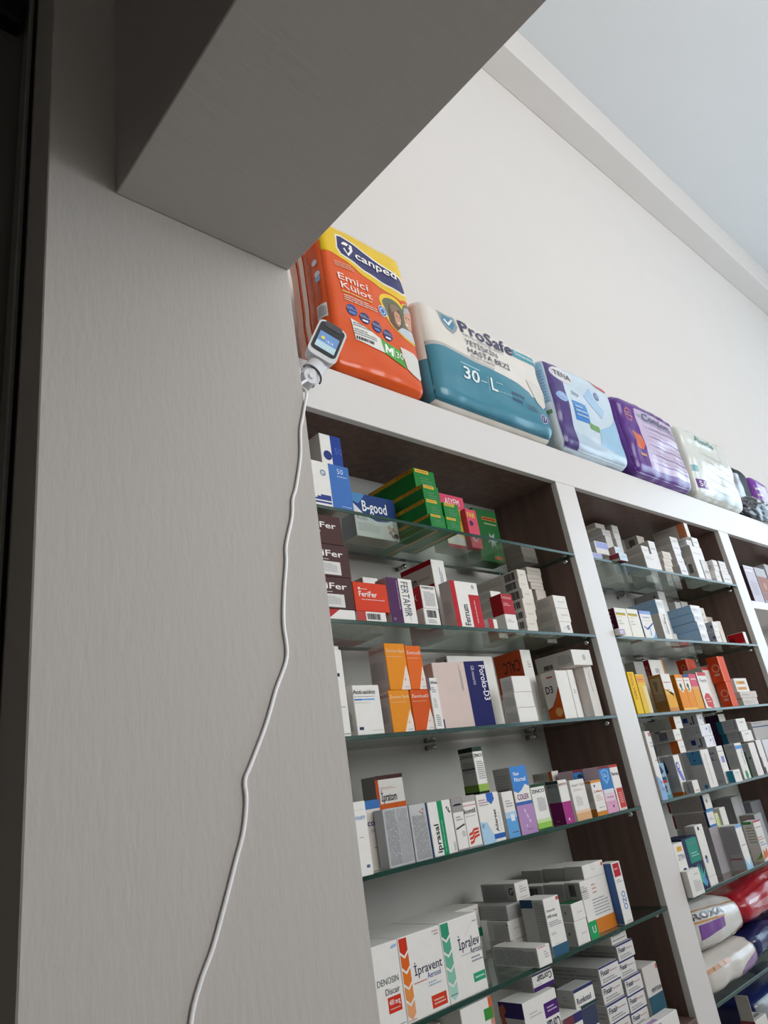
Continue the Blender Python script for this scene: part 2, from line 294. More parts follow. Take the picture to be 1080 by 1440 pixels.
carton('dark brown carton with white label, middle of the brown stack, left-bay second shelf',.735,.8891,1.003,1.123,.4047,.472,'4a2f2c',{},[('t','f',.28,.62,.19,'FeriFer','e9e2dc',0,.62,1),('s','f',.2,.5,.66,.55,1,'c9c0ba',0),('r','f',.05,.06,.84,.46,'d9d6d2'),('s','f',.48,.14,.78,.4,4,'8a8a8c',0),('s','f',.15,.82,.5,.86,1,'c9c0ba',0)],g)
carton('dark brown carton with white letters, top of the brown stack, left-bay second shelf',.735,.8801,1.003,1.123,.472,.5336,'4a2f2c',{},[('t','f',.28,.55,.2,'FeriFer','e9e2dc',0,.62,1),('s','f',.2,.36,.62,.47,1,'c9c0ba',0),('s','f',.1,.82,.5,.87,1,'c9c0ba',0)],g)
carton('orange carton with white letters beside the brown stack, left-bay second shelf',.8886,.9794,1.003,1.073,.34,.3998,'d23c1c',{},[('t','f',.14,.5,.19,'FeriFer','f2e6e0',0,.53,1),('s','f',.2,.38,.88,.43,1,'f0d8cc',0),('s','f',.14,.74,.4,.79,1,'f2e0d6',0),('r','f',.14,.74,.2,.82,'f2e0d6')],g)
carton('orange carton standing behind the front orange carton, left-bay second shelf',.9677,1.0384,1.146,1.226,.32,.4438,'d24a30',{},[('t','f',.55,.86,.08,'1','f0e0d8',0,0,0)],g)
carton('white carton peeking over the orange carton, left-bay second shelf',.9924,1.0368,1.085,1.145,.32,.4452,'e6e2dc',{},[('s','f',.1,.82,.8,.9,1,'444',0)],g)
carton('purple and white carton with vertical grey letters, left-bay second shelf',.9804,1.0557,1.003,1.038,.32,.4171,'e6e2dc',{'l':'d8c2be'},[('r','f',0,0,.46,1,'4d2350'),('t','f',.54,.93,.28,'FERTAMIR','4a4a55',270,.78,0),('s','f',.36,.3,.42,.95,1,'8a6a90',90),('s','f',.72,.06,.76,.3,1,'8a8a90',90),('t','f',.1,.06,.06,'U','c8b8c8',0,0,0)],g)
carton('white carton with red spine and red block, vertical black letters, left-bay second shelf',1.1765,1.271,1.003,1.038,.32,.4276,'e6e2dc',{'l':'d8c6c0'},[('r','f',0,0,.17,1,'b3121c'),('r','f',.6,0,1,.72,'b51a24'),('t','f',.5,.04,.2,'Ferrum','26262c',90,.45,1),('s','f',.46,.05,.5,.5,1,'55555c',90),('s','f',.75,.1,.82,.6,1,'e09a9a',90),('c','f',.82,.9,.05,'a8a8a8'),('s','l',.2,.3,.8,.6,5,'b09a98',0)],g)
carton('large white carton with red bands standing behind the red cartons, left-bay second shelf',1.2084,1.2543,1.075,1.1819,.32,.5061,'e6e2dc',{'l':'ddd0ca'},[('r','l',0,.93,.99,1,'a5121c'),('r','l',0,0,.99,.68,'a8121c'),('t','l',.02,.72,.14,'Ferrum','26262c',0,.46,1),('s','l',.52,.76,.9,.8,1,'8f8488',0),('s','f',.5,.4,.75,.9,2,'5a6a90',90)],g)
carton('small white barcoded carton under the red-sided carton, left-bay second shelf',1.0771,1.125,1.003,1.038,.32,.3563,'e6e2dc',{'l':'d9c4c0'},[('k','f',.2,.45,.8,.9,'3a3a40'),('s','f',.2,.1,.75,.36,3,'6b6b70',0)],g)
carton('small white carton with red side and black letters, left-bay second shelf',1.0788,1.1262,1.003,1.038,.3563,.4081,'e6e2dc',{'l':'b8242c'},[('t','f',.05,.84,.1,'YFERPLEX','2a2a30',0,.85,1),('s','f',.15,.1,.85,.74,8,'66666c',0),('t','l',.2,.4,.25,'X','ead8d4',0,0,0)],g)
carton('carton with red top half and white lower half, left-bay second shelf',1.3527,1.3968,1.003,1.038,.32,.4086,'e6e2dc',{},[('r','f',0,.43,1,1,'a81e2c'),('r','l',0,.43,1,1,'9c121a'),('t','f',.05,.86,.09,'Ferlomax','e0b0ae',0,.8,0),('s','f',.1,.66,.7,.76,2,'d08a8a',0),('s','f',.2,.2,.7,.3,2,'9a9a9c',0)],g)
carton('small red and white carton low in front of grey cartons, left-bay second shelf',1.2864,1.3188,1.003,1.043,.32,.3433,'e6e2dc',{},[('r','f',0,0,.55,1,'a8242e')],g)
carton('pale carton in the tall stack of seven, bottom one, left-bay second shelf',1.4553,1.4993,1.02,1.17,.32,.3313,'dcd3c8',{'l':'cfc5bd'},[('k','l',.6,.2,.95,.8,'3a3a40'),('s','l',.05,.2,.6,.8,3,'a89d98',0),('s','f',.2,.4,.7,.6,1,'b5aca4',0)],g)
carton('pale carton in the tall stack of seven, second from bottom, left-bay second shelf',1.4667,1.5108,1.026,1.176,.3313,.3604,'dcd3c8',{'l':'cfc5bd'},[('k','l',.6,.2,.95,.8,'3a3a40'),('s','l',.05,.2,.6,.8,3,'a89d98',0),('s','f',.2,.4,.7,.6,1,'b5aca4',0)],g)
carton('pale carton in the tall stack of seven, third from bottom, left-bay second shelf',1.4789,1.5248,1.032,1.182,.3604,.388,'dcd3c8',{'l':'cfc5bd'},[('k','l',.6,.2,.95,.8,'3a3a40'),('s','l',.05,.2,.6,.8,3,'a89d98',0),('s','f',.2,.4,.7,.6,1,'b5aca4',0)],g)
carton('pale carton in the tall stack of seven, fourth from bottom, left-bay second shelf',1.4871,1.5382,1.038,1.188,.388,.4174,'dcd3c8',{'l':'cfc5bd'},[('k','l',.6,.2,.95,.8,'3a3a40'),('s','l',.05,.2,.6,.8,3,'a89d98',0),('s','f',.2,.4,.7,.6,1,'b5aca4',0)],g)
carton('pale carton in the tall stack of seven, third from top, left-bay second shelf',1.5026,1.5481,1.044,1.194,.4174,.4478,'dcd3c8',{'l':'cfc5bd'},[('k','l',.7,.15,.93,.85,'3a3a40'),('s','l',.05,.2,.6,.8,3,'a89d98',0),('s','f',.2,.4,.7,.6,1,'b5aca4',0)],g)
carton('pale carton in the tall stack of seven, second from top, left-bay second shelf',1.5066,1.5469,1.05,1.2,.4478,.4751,'dcd3c8',{'l':'cfc5bd'},[('k','l',.7,.15,.93,.85,'3a3a40'),('s','l',.05,.2,.6,.8,3,'a89d98',0),('s','f',.2,.4,.7,.6,1,'b5aca4',0)],g)
carton('pale carton in the tall stack of seven, topmost, left-bay second shelf',1.518,1.5562,1.056,1.206,.4751,.5051,'dcd3c8',{'l':'cfc5bd'},[('k','l',.7,.15,.93,.85,'3a3a40'),('s','l',.05,.2,.6,.8,3,'a89d98',0),('s','f',.2,.4,.7,.6,1,'b5aca4',0)],g)
carton('pale carton in the low stack behind the tall one, bottom, left-bay second shelf',1.6478,1.695,1.1,1.18,.32,.4725,'cfc5bc',{},[('s','f',.1,.3,.8,.6,1,'a0968f',0)],g)
carton('pale carton in the low stack behind the tall one, second from bottom, left-bay second shelf',1.6322,1.6914,1.1,1.18,.4725,.4931,'cfc5bc',{},[('s','f',.1,.3,.8,.6,1,'a0968f',0)],g)
carton('pale carton in the low stack behind the tall one, third from bottom, left-bay second shelf',1.6253,1.6931,1.1,1.18,.4931,.5171,'cfc5bc',{},[('s','f',.1,.3,.8,.6,1,'a0968f',0)],g)
carton('pale carton in the low stack behind the tall one, topmost, left-bay second shelf',1.6291,1.6958,1.1,1.18,.5171,.5383,'cfc5bc',{},[('s','f',.1,.3,.8,.6,1,'a0968f',0)],g)
carton('white carton in the short stack of three at right end, bottom, left-bay second shelf',1.5746,1.6285,1.003,1.0663,.32,.3504,'e6e2dc',{'l':'d6cdc6'},[('s','l',.05,.25,.75,.85,4,'a2989a',0),('s','f',.3,.4,.8,.6,1,'c5bfb8',0),('k','f',.6,.3,.8,.7,'8a8a8a')],g)
carton('white carton in the short stack of three at right end, middle, left-bay second shelf',1.5741,1.6327,1.003,1.0612,.3504,.3868,'e6e2dc',{'l':'d6cdc6'},[('s','l',.05,.25,.75,.85,4,'a2989a',0),('s','f',.3,.4,.8,.6,1,'c5bfb8',0)],g)
carton('white carton in the short stack of three at right end, top, left-bay second shelf',1.5736,1.632,1.003,1.0597,.3868,.4212,'e6e2dc',{'l':'d6cdc6'},[('s','l',.05,.25,.75,.85,4,'a2989a',0),('s','f',.3,.4,.8,.6,1,'c5bfb8',0)],g)
carton('small white carton in the stack behind the red-topped carton, bottom, left-bay second shelf',1.4101,1.445,1.075,1.11,.32,.3734,'e6e2dc',{'l':'cfc6be'},[('s','l',.1,.3,.9,.8,3,'9a9090',0)],g)
carton('small white carton in the stack behind the red-topped carton, second from bottom, left-bay second shelf',1.413,1.4475,1.075,1.11,.3734,.3962,'e6e2dc',{'l':'cfc6be'},[('s','l',.1,.3,.9,.8,3,'9a9090',0)],g)
carton('small white carton in the stack behind the red-topped carton, third from bottom, left-bay second shelf',1.4144,1.4508,1.075,1.1104,.3962,.4196,'e6e2dc',{'l':'cfc6be'},[('s','l',.1,.3,.9,.8,3,'9a9090',0)],g)
carton('small white carton in the stack behind the red-topped carton, topmost, left-bay second shelf',1.4107,1.4538,1.075,1.11,.4196,.4429,'e6e2dc',{'l':'cfc6be'},[('s','l',.1,.3,.9,.8,3,'9a9090',0)],g)
# cartons: left-bay third shelf
g = 'cartons on the left-bay third shelf'
carton('white carton at the pillar, taller of the two behind it, left-bay third shelf',.735,.8725,1.05,1.15,.108,.282,'e6e2dc',{},[('r','f',.8,.6,.98,.64,'20242c')],g)
carton('slim white carton half hidden by the pillar edge, left-bay third shelf',.735,.8388,1.003,1.038,.108,.2627,'e6e2dc',{},[('r','f',.55,.68,.9,.72,'1f2a44'),('t','f',.75,.42,.06,'o','22262c',0,0,1),('s','f',.75,.32,.95,.34,1,'6b6b70',0),('s','f',.85,.02,.98,.04,1,'333',0)],g)
carton('white carton with black letters and a blue line below them, left-bay third shelf',.8534,.9188,1.003,1.038,.108,.1972,'e6e2dc',{},[('t','f',0,.82,.085,'Anti-asidoz','2a2c34',0,.83,1),('s','f',.02,.755,.8,.775,1,'3a3a44',0),('r','f',.02,.69,.78,.72,'5f9fd8'),('r','f',.02,.69,.3,.72,'2d6fb8'),('s','f',.02,.63,.6,.65,1,'9a9a9c',0),('r','f',.08,.1,.24,.16,'22305a'),('s','f',.55,.07,.97,.09,1,'8f8f92',0),('s','l',.3,.1,.7,.5,8,'77777c',0)],g)
carton('amber and white carton, left one of the lower pair, left-bay third shelf',.9404,.9961,1.003,1.038,.108,.1868,'e08a14',{'l':'cdbcb8'},[('p','f',[(.55,0),(1,0),(1,.28),(.92,.53)],'f0ddc8'),('p','f',[(.6,0),(1,0),(1,.24),(.92,.48)],'e4dad2'),('t','f',.04,.8,.075,'Zentius flash','f4d9a8',0,.9,0),('s','f',.06,.7,.8,.72,1,'f2c890',0),('c','f',.8,.22,.03,'d9a890'),('s','f',.72,.04,.94,.07,1,'77777c',0),('t','l',.1,.84,.09,'Zentius flash','c8704a',0,.85,0),('s','l',.1,.25,.8,.65,9,'9a8f92',0)],g)
carton('dark orange carton with white letters, right one of the lower pair, left-bay third shelf',.9982,1.0516,1.003,1.063,.108,.1868,'cf5006',{'l':'cdbcb8'},[('p','f',[(.55,0),(1,0),(1,.28),(.92,.53)],'f0ddc8'),('p','f',[(.6,0),(1,0),(1,.24),(.92,.48)],'e4dad2'),('t','f',.04,.8,.075,'ZentiusD','f6e2d8',0,.9,0),('s','f',.06,.7,.8,.72,1,'f2c890',0),('c','f',.8,.22,.03,'d9a890'),('s','f',.72,.04,.94,.07,1,'77777c',0)],g)
carton('amber and white carton, left one of the upper pair, left-bay third shelf',.948,1.0034,1.003,1.0541,.1868,.2778,'e48a0c',{'l':'cdbcb8'},[('p','f',[(.55,0),(1,0),(1,.28),(.92,.53)],'f0ddc8'),('p','f',[(.6,0),(1,0),(1,.24),(.92,.48)],'e4dad2'),('t','f',.04,.8,.075,'Zentius flash','f4d9a8',0,.9,0),('s','f',.06,.7,.8,.72,1,'f2c890',0),('c','f',.8,.22,.03,'d9a890'),('s','f',.72,.04,.94,.07,1,'77777c',0),('t','l',.1,.84,.09,'Zentius flash','c8704a',0,.85,0),('s','l',.1,.25,.8,.65,9,'9a8f92',0)],g)
carton('orange carton with white letters, right one of the upper pair, left-bay third shelf',1.0037,1.0487,1.003,1.063,.1868,.2743,'de640c',{'l':'cdbcb8'},[('p','f',[(.55,0),(1,0),(1,.28),(.92,.53)],'f0ddc8'),('p','f',[(.6,0),(1,0),(1,.24),(.92,.48)],'e4dad2'),('t','f',.04,.8,.075,'ZentiusD','f6e2d8',0,.9,0),('s','f',.06,.7,.8,.72,1,'f2c890',0),('c','f',.8,.22,.03,'d9a890'),('s','f',.72,.04,.94,.07,1,'77777c',0)],g)
carton('narrow white carton with navy corner beside the orange carton, left-bay third shelf',1.0518,1.077,1,1.05,.108,.2086,'e6e2dc',{},[('r','f',0,.75,.12,1,'25307a'),('t','f',.2,.88,.055,'GB Paroks','2a2c38',0,.8,1),('s','f',.2,.7,.7,.82,3,'66666c',0),('s','f',.2,.4,.6,.6,5,'99999c',0),('s','f',.25,.05,.7,.28,4,'55556c',0)],g)
carton('white carton with vertical letters on its side, behind the navy-banded carton, left-bay third shelf',1.231,1.3959,1.1,1.1384,.108,.2802,'e6e2dc',{'l':'cfc8c6'},[('t','l',.75,.95,.16,'Paroks','3a3c58',270,.3,1),('t','l',.35,.95,.12,'Paroks','55576c',270,.3,0)],g)
carton('leaning white carton with wide navy band and white letters, third shelf, left bay',1.098,1.243,1.012,1.062,.108,.245,'ddd3cc',{'f':'d9c4bc','r':'e6e2dc'},[('r','f',.6,0,1,1,'10145a'),('t','f',.88,.93,.11,'Poroks-D3','e8e4ec',270,.55,1),('t','f',.72,.93,.06,'GB menarini','c8c8e0',270,.3,0),('s','f',.48,.55,.52,.95,2,'77777c',90),('r','f',0,0,.06,.15,'2a3060'),('s','r',.3,.3,.5,.7,3,'8a8a90',90)],g,-9)
carton('flat white carton in the stack of three before the upside-down carton, bottom, left-bay third shelf',1.3248,1.3951,1.003,1.0403,.108,.1404,'e6e2dc',{'l':'d2cbc8'},[('s','l',.1,.15,.9,.8,5,'8d929c',0)],g)
carton('flat white carton in the stack of three before the upside-down carton, middle, left-bay third shelf',1.3246,1.3931,1.003,1.038,.1404,.175,'e6e2dc',{'l':'d2cbc8'},[('s','l',.1,.15,.9,.8,5,'8d929c',0)],g)
carton('flat white carton in the stack of three before the upside-down carton, top, left-bay third shelf',1.3272,1.3945,1.003,1.038,.175,.2115,'e6e2dc',{'l':'d2cbc8'},[('s','l',.1,.15,.9,.8,5,'8d929c',0)],g)
carton('tall orange-sided carton printed upside down, left-bay third shelf',1.4789,1.5217,1.075,1.163,.108,.2929,'e6e2dc',{'l':'d8cfc6'},[('r','l',0,.48,1,1,'c4502a'),('r','l',0,.4,1,.48,'d2835a'),('t','l',.92,.88,.16,'CALC','3a2a2c',180,.62,0),('s','f',.5,.75,.8,.85,3,'88888c',0)],g)
carton('white carton with orange curve and dark figure on its side, left-bay third shelf',1.5023,1.5544,1.003,1.0472,.108,.2242,'e6e2dc',{'l':'e0d6cf'},[('p','l',[(0,0),(1,0),(1,.62),(.7,.42),(.35,.25),(0,.2)],'c9561c'),('p','l',[(0,.2),(.35,.25),(.7,.42),(1,.62),(1,.67),(.7,.46),(.35,.29),(0,.24)],'b03a20'),('t','l',.12,.56,.15,'D3','2a2450',0,.5,1),('c','l',.7,.16,.09,'e8a868'),('r','l',.35,.87,.75,.9,'b5402c')],g)
carton('narrow white carton touching the orange curve carton, left-bay third shelf',1.5556,1.581,1.003,1.093,.108,.2255,'e6e2dc',{},[('s','f',.3,.5,.7,.6,3,'8a8a8c',0)],g)
carton('tall white carton at the right end, left-bay third shelf',1.6767,1.7169,1.03,1.15,.108,.2404,'e6e2dc',{},[('s','f',.4,.5,.55,.9,1,'b0aaa4',90)],g)
carton('white carton at bottom of the recessed stack, left-bay third shelf',1.6147,1.6747,1.06,1.16,.108,.1554,'e6e2dc',{},[],g)
carton('pinkish carton in middle of the recessed stack, left-bay third shelf',1.6127,1.6747,1.06,1.16,.1554,.1977,'d9c2b8',{},[],g)
carton('pinkish carton at top of the recessed stack, left-bay third shelf',1.6127,1.6747,1.06,1.16,.1977,.2404,'d9c2b8',{},[],g)
carton('long white carton lying across the top of other cartons, left-bay third shelf',1.6149,1.7031,1.015,1.1327,.2404,.2812,'e6e2dc',{'l':'d5ccc6'},[('k','l',.2,.1,.45,.4,'3a3a40'),('s','l',.6,.2,.95,.8,5,'77777c',0),('c','f',.6,.5,.2,'b5b5b5')],g)
# cartons: left-bay fourth shelf
g = 'cartons on the left-bay fourth shelf'
carton('white carton at the pillar with pale blue letters, left-bay fourth shelf',.8084,.8382,.99,1.04,-.1125,.0008,'e6e2dc',{},[('t','f',0,.75,.075,'enum','7a9ccf',0,.85,0),('s','f',.1,.88,.8,.89,1,'a0a0a4',0),('s','f',.3,.5,.6,.52,1,'6b6b70',0),('r','f',.55,.1,.8,.14,'55608a')],g)
carton('white carton with blue top band and navy letters, left-bay fourth shelf',.8647,.9058,1.03,1.08,-.1125,-.0003,'d6ccc4',{},[('r','f',0,.87,1,1,'3b6cab'),('t','f',.15,.63,.09,'cort','25306e',0,.75,1),('s','f',.3,.53,.9,.58,2,'6b6b70',0),('s','f',.35,.3,.6,.33,1,'6b6b70',0)],g)
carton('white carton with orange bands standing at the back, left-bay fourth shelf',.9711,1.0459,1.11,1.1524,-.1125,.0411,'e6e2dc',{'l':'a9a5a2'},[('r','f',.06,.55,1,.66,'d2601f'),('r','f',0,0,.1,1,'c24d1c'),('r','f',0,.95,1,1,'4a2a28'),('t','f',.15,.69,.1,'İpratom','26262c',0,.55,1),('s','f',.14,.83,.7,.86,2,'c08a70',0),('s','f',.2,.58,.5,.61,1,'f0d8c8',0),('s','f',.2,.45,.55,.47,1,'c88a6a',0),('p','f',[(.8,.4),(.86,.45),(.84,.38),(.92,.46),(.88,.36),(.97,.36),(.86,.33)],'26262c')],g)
carton('grey carton covered in fine print, left of the two, left-bay fourth shelf',.8856,.9474,1.003,1.029,-.1125,-.0188,'b9b9ba',{},[('s','f',.06,.04,.5,.97,9,'77777a',90),('s','f',.52,.04,.97,.97,9,'9a9a9c',90)],g)
carton('grey carton covered in fine print with navy edge, right of the two, left-bay fourth shelf',.9492,.9956,1.003,1.053,-.1125,-.0193,'bfbfbf',{},[('r','f',.9,0,1,1,'1f3560'),('s','f',.08,.03,.85,.8,12,'77777a',90),('p','f',[(.5,.86),(.78,.92),(.74,.8)],'9a5a4a'),('p','f',[(.56,.865),(.74,.9),(.72,.825)],'c8c0bc')],g)
carton('white carton with green stripe and vertical black letters, left-bay fourth shelf',.9965,1.0588,1.003,1.053,-.1125,-.0204,'e6e2dc',{},[('r','f',.4,0,.62,1,'108c5c'),('t','f',.33,.06,.19,'iprasal','1c1c24',90,.52,1),('s','f',.48,.05,.52,.65,1,'a8d8c4',90),('p','f',[(.76,.86),(.84,.88),(.82,.8),(.9,.86),(.88,.78),(.97,.78),(.88,.74)],'26262c'),('r','f',.86,.03,.95,.2,'cfcac6'),('s','f',.87,.04,.94,.19,4,'999',0)],g)
carton('small white carton with grey top and black curve, left-bay fourth shelf',1.0609,1.0907,1.003,1.053,-.1125,-.0199,'e6e2dc',{},[('r','f',0,.72,1,1,'9a9492'),('p','f',[(0,.84),(.3,.88),(.8,.88),(1,.85),(.8,.84),(.3,.84)],'22222a'),('p','f',[(.05,.42),(.9,.49),(.95,.46),(.1,.39)],'3a3a40'),('s','f',.2,.55,.8,.65,2,'6b6b70',0),('s','f',.55,.25,.85,.36,4,'6b6b70',0),('r','f',0,0,1,.03,'8a8684')],g)
carton('white carton with red wave lines and black letters, left-bay fourth shelf',1.0911,1.1302,1.003,1.053,-.1125,-.0201,'e6e2dc',{},[('r','f',0,.88,1,1,'a5a09c'),('r','f',0,.8,1,.82,'d0868a'),('t','f',.02,.66,.09,'kontil','26262c',0,.85,1),('s','f',.05,.59,.8,.61,1,'6b6b70',0),('r','f',0,0,1,.03,'9a9694'),('p','f',[(.12,.12),(.35,.14),(.5,.22),(.88,.24),(.88,.2),(.52,.17),(.38,.09),(.12,.07)],'c9402e'),('p','f',[(.12,.2),(.35,.22),(.5,.29),(.88,.3),(.88,.26),(.52,.24),(.38,.17),(.12,.15)],'c9402e'),('p','f',[(.12,.28),(.35,.3),(.5,.36),(.88,.36),(.88,.32),(.52,.31),(.38,.25),(.12,.23)],'c9402e')],g)
carton('carton with dark green top, white middle and green foot at the back, left-bay fourth shelf',1.1527,1.1829,1.007,1.047,-.0219,.0684,'e6e2dc',{'l':'a8a8a6'},[('r','f',0,.9,1,1,'1e3326'),('r','l',0,.9,1,1,'16261c'),('r','f',0,.05,1,.2,'8fb04a'),('r','l',0,.05,1,.2,'63803a'),('r','f',0,0,1,.05,'16261c'),('r','l',0,0,1,.05,'16261c'),('t','f',.02,.78,.07,'ZINCO','26262c',0,.9,1),('t','l',.05,.78,.07,'ZINCO','26262c',0,.9,1),('s','f',.2,.3,.9,.7,6,'6b6b70',0),('s','l',.2,.45,.9,.7,6,'55555a',0),('r','l',.1,.52,.95,.56,'33333a')],g)
carton('white and light blue carton with vertical black letters, left-bay fourth shelf',1.1327,1.2022,1.003,1.048,-.1125,-.0219,'e6e2dc',{},[('p','f',[(0,0),(.55,0),(.55,.08),(.3,.42),(0,.45)],'a9c9e0'),('p','f',[(.45,1),(.75,1),(.78,.86),(.62,.76),(.45,.85)],'2f63b5'),('t','f',.75,.2,.12,'Allerset','26262c',90,.45,1),('r','f',.5,.06,1,.16,'2b5aa8'),('t','f',.15,.32,.08,'75','2b4fa0',90,0,1),('s','f',.08,.75,.5,.9,3,'a06a8a',0),('s','f',.85,.2,.88,.6,1,'99999c',90)],g)
carton('slim white to blue carton between two taller cartons, left-bay fourth shelf',1.2121,1.2486,1.003,1.053,-.1125,-.0254,'e6e2dc',{},[('r','f',0,0,1,.42,'5f9ed4'),('r','f',0,.42,1,.55,'a9c8e2'),('r','f',.45,.35,.8,.5,'e2e6ea'),('s','f',.2,.65,.8,.82,3,'8a8a8c',0),('s','f',.35,.08,.9,.14,1,'22305a',0)],g)
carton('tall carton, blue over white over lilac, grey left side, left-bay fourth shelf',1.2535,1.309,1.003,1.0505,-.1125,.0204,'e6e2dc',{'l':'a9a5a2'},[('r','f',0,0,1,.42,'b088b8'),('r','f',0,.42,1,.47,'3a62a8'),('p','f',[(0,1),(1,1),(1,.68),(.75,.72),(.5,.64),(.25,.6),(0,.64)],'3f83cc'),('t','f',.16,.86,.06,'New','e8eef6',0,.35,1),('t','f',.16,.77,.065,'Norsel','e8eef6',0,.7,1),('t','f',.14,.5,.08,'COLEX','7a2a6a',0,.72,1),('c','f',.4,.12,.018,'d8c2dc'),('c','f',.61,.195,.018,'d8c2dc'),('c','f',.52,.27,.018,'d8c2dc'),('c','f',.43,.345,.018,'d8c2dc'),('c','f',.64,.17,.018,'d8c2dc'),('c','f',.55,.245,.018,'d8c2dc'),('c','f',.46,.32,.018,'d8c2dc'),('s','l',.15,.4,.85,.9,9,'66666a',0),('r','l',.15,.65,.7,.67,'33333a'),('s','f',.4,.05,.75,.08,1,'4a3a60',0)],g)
carton('white carton with dark green top and green foot, left-bay fourth shelf',1.3109,1.3613,1.003,1.048,-.1125,-.0205,'e6e2dc',{},[('r','f',0,.93,1,1,'20402a'),('r','f',0,0,1,.04,'2a5a2a'),('r','f',0,.04,1,.16,'8fc04a'),('r','f',0,.16,1,.24,'c4d8a4'),('t','f',.03,.8,.075,'ZINCO','2c3a30',0,.9,1),('s','f',.3,.4,.85,.7,7,'6b6b70',0)],g)
carton('white and magenta carton with a dark left side, left-bay fourth shelf',1.4123,1.4471,1.003,1.038,-.1125,-.0219,'e6e2dc',{'l':'8f9596'},[('r','f',0,0,1,.5,'a0307c'),('r','l',0,0,1,.5,'6d1a55'),('r','l',0,.93,1,1,'2a3a38'),('t','f',.05,.87,.06,'BIMETIN','a03050',0,.85,1),('t','l',.1,.84,.07,'BIMETIN','22282a',0,.75,1),('s','l',.2,.55,.8,.75,4,'6a7072',0),('c','f',.4,.1,.03,'e8c8d8'),('s','f',.4,.05,.6,.07,1,'e8c8d8',0),('s','l',.3,.06,.5,.1,1,'c88ab0',0)],g)
carton('white carton fading to peach at its foot, left-bay fourth shelf',1.4564,1.5157,1.003,1.048,-.1125,-.0269,'e6e2dc',{},[('r','f',0,0,1,.18,'d9a878'),('r','f',0,.18,1,.25,'e2c6a8'),('t','f',.12,.84,.06,'Swirl  Kid','8a7a7a',0,.8,0),('s','f',.15,.72,.8,.78,2,'c09a8a',0),('s','f',.2,.35,.6,.6,4,'a8a09a',0)],g)
carton('white and orange carton with red letters, left-bay fourth shelf',1.5398,1.584,1.003,1.038,-.1125,-.0353,'e6e2dc',{'l':'c9beb6'},[('r','f',0,.93,1,1,'d9892a'),('r','f',0,0,1,.12,'c9822f'),('r','l',0,0,1,.2,'b8742a'),('r','l',0,.93,1,1,'b8742a'),('t','f',.15,.65,.07,'Collimin','d04a3a',0,.75,0),('s','f',.2,.4,.8,.58,3,'e0a08a',0),('c','f',.3,.84,.04,'2a3a7a'),('s','f',.3,.2,.8,.24,1,'6b6b70',0),('s','l',.1,.4,.9,.8,6,'77777a',0)],g)
carton('white long carton with orange band lying at the back, left-bay fourth shelf',1.5615,1.5905,1.12,1.182,-.1125,-.0014,'e6e2dc',{'l':'b8aea6'},[('r','l',.82,0,.98,1,'b8622a'),('s','l',.05,.85,.75,.97,4,'7a6a62',90)],g)
carton('blue shield carton with dark red rim, back left of three, left-bay fourth shelf',1.5691,1.6198,1.065,1.11,-.1125,-.0074,'e0c4d0',{},[('r','f',0,.95,1,1,'7a1f2a'),('r','f',0,.5,1,.95,'3a78b8'),('p','f',[(.15,.9),(.5,.94),(.85,.9),(.82,.72),(.5,.6),(.2,.72)],'6aa4d8'),('p','f',[(.28,.87),(.5,.9),(.72,.87),(.7,.75),(.5,.67),(.3,.75)],'3f86c8'),('s','f',.35,.76,.65,.84,2,'d8e6f2',0),('r','f',0,0,1,.25,'d8a0bc'),('s','f',.2,.3,.8,.36,1,'a05a7a',0),('c','f',.6,.13,.03,'503060'),('s','f',.25,.2,.8,.22,1,'a05a7a',0),('r','f',.1,.42,.9,.5,'d9dde2')],g)
carton('blue shield carton with dark red rim, middle of three, left-bay fourth shelf',1.6265,1.6798,1.065,1.11,-.1125,-.0078,'e0c4d0',{},[('r','f',0,.95,1,1,'7a1f2a'),('r','f',0,.5,1,.95,'3a78b8'),('p','f',[(.15,.9),(.5,.94),(.85,.9),(.82,.72),(.5,.6),(.2,.72)],'6aa4d8'),('p','f',[(.28,.87),(.5,.9),(.72,.87),(.7,.75),(.5,.67),(.3,.75)],'3f86c8'),('s','f',.35,.76,.65,.84,2,'d8e6f2',0),('r','f',0,0,1,.25,'d8a0bc'),('s','f',.2,.3,.8,.36,1,'a05a7a',0),('c','f',.6,.13,.03,'503060'),('s','f',.25,.2,.8,.22,1,'a05a7a',0),('r','f',.1,.42,.9,.5,'d9dde2')],g)
carton('blue and pink shield carton with dark red rim, frontmost of three, left-bay fourth shelf',1.5852,1.6343,1.003,1.048,-.1125,-.0082,'e0c4d0',{},[('r','f',0,.95,1,1,'7a1f2a'),('r','f',0,.5,1,.95,'3a78b8'),('p','f',[(.15,.9),(.5,.94),(.85,.9),(.82,.72),(.5,.6),(.2,.72)],'6aa4d8'),('p','f',[(.28,.87),(.5,.9),(.72,.87),(.7,.75),(.5,.67),(.3,.75)],'3f86c8'),('s','f',.35,.76,.65,.84,2,'d8e6f2',0),('r','f',0,0,1,.25,'d8a0bc'),('s','f',.2,.3,.8,.36,1,'a05a7a',0),('c','f',.6,.13,.03,'503060'),('s','f',.25,.2,.8,.22,1,'a05a7a',0),('r','f',.1,.42,.9,.5,'d9dde2')],g)
carton('white carton with red lower block at the right end, left-bay fourth shelf',1.6364,1.6728,1.003,1.048,-.1125,-.0081,'e6e2dc',{'l':'b8aaa4'},[('r','f',0,.94,1,1,'b8342c'),('r','f',.2,.05,.95,.48,'c43a34'),('t','f',.08,.76,.08,'Ferron','2a2a30',0,.85,1),('s','f',.35,.15,.8,.4,4,'e09a90',0),('s','f',.2,.02,.8,.04,1,'b06a60',0),('r','l',0,0,1,.45,'8a1f24')],g)
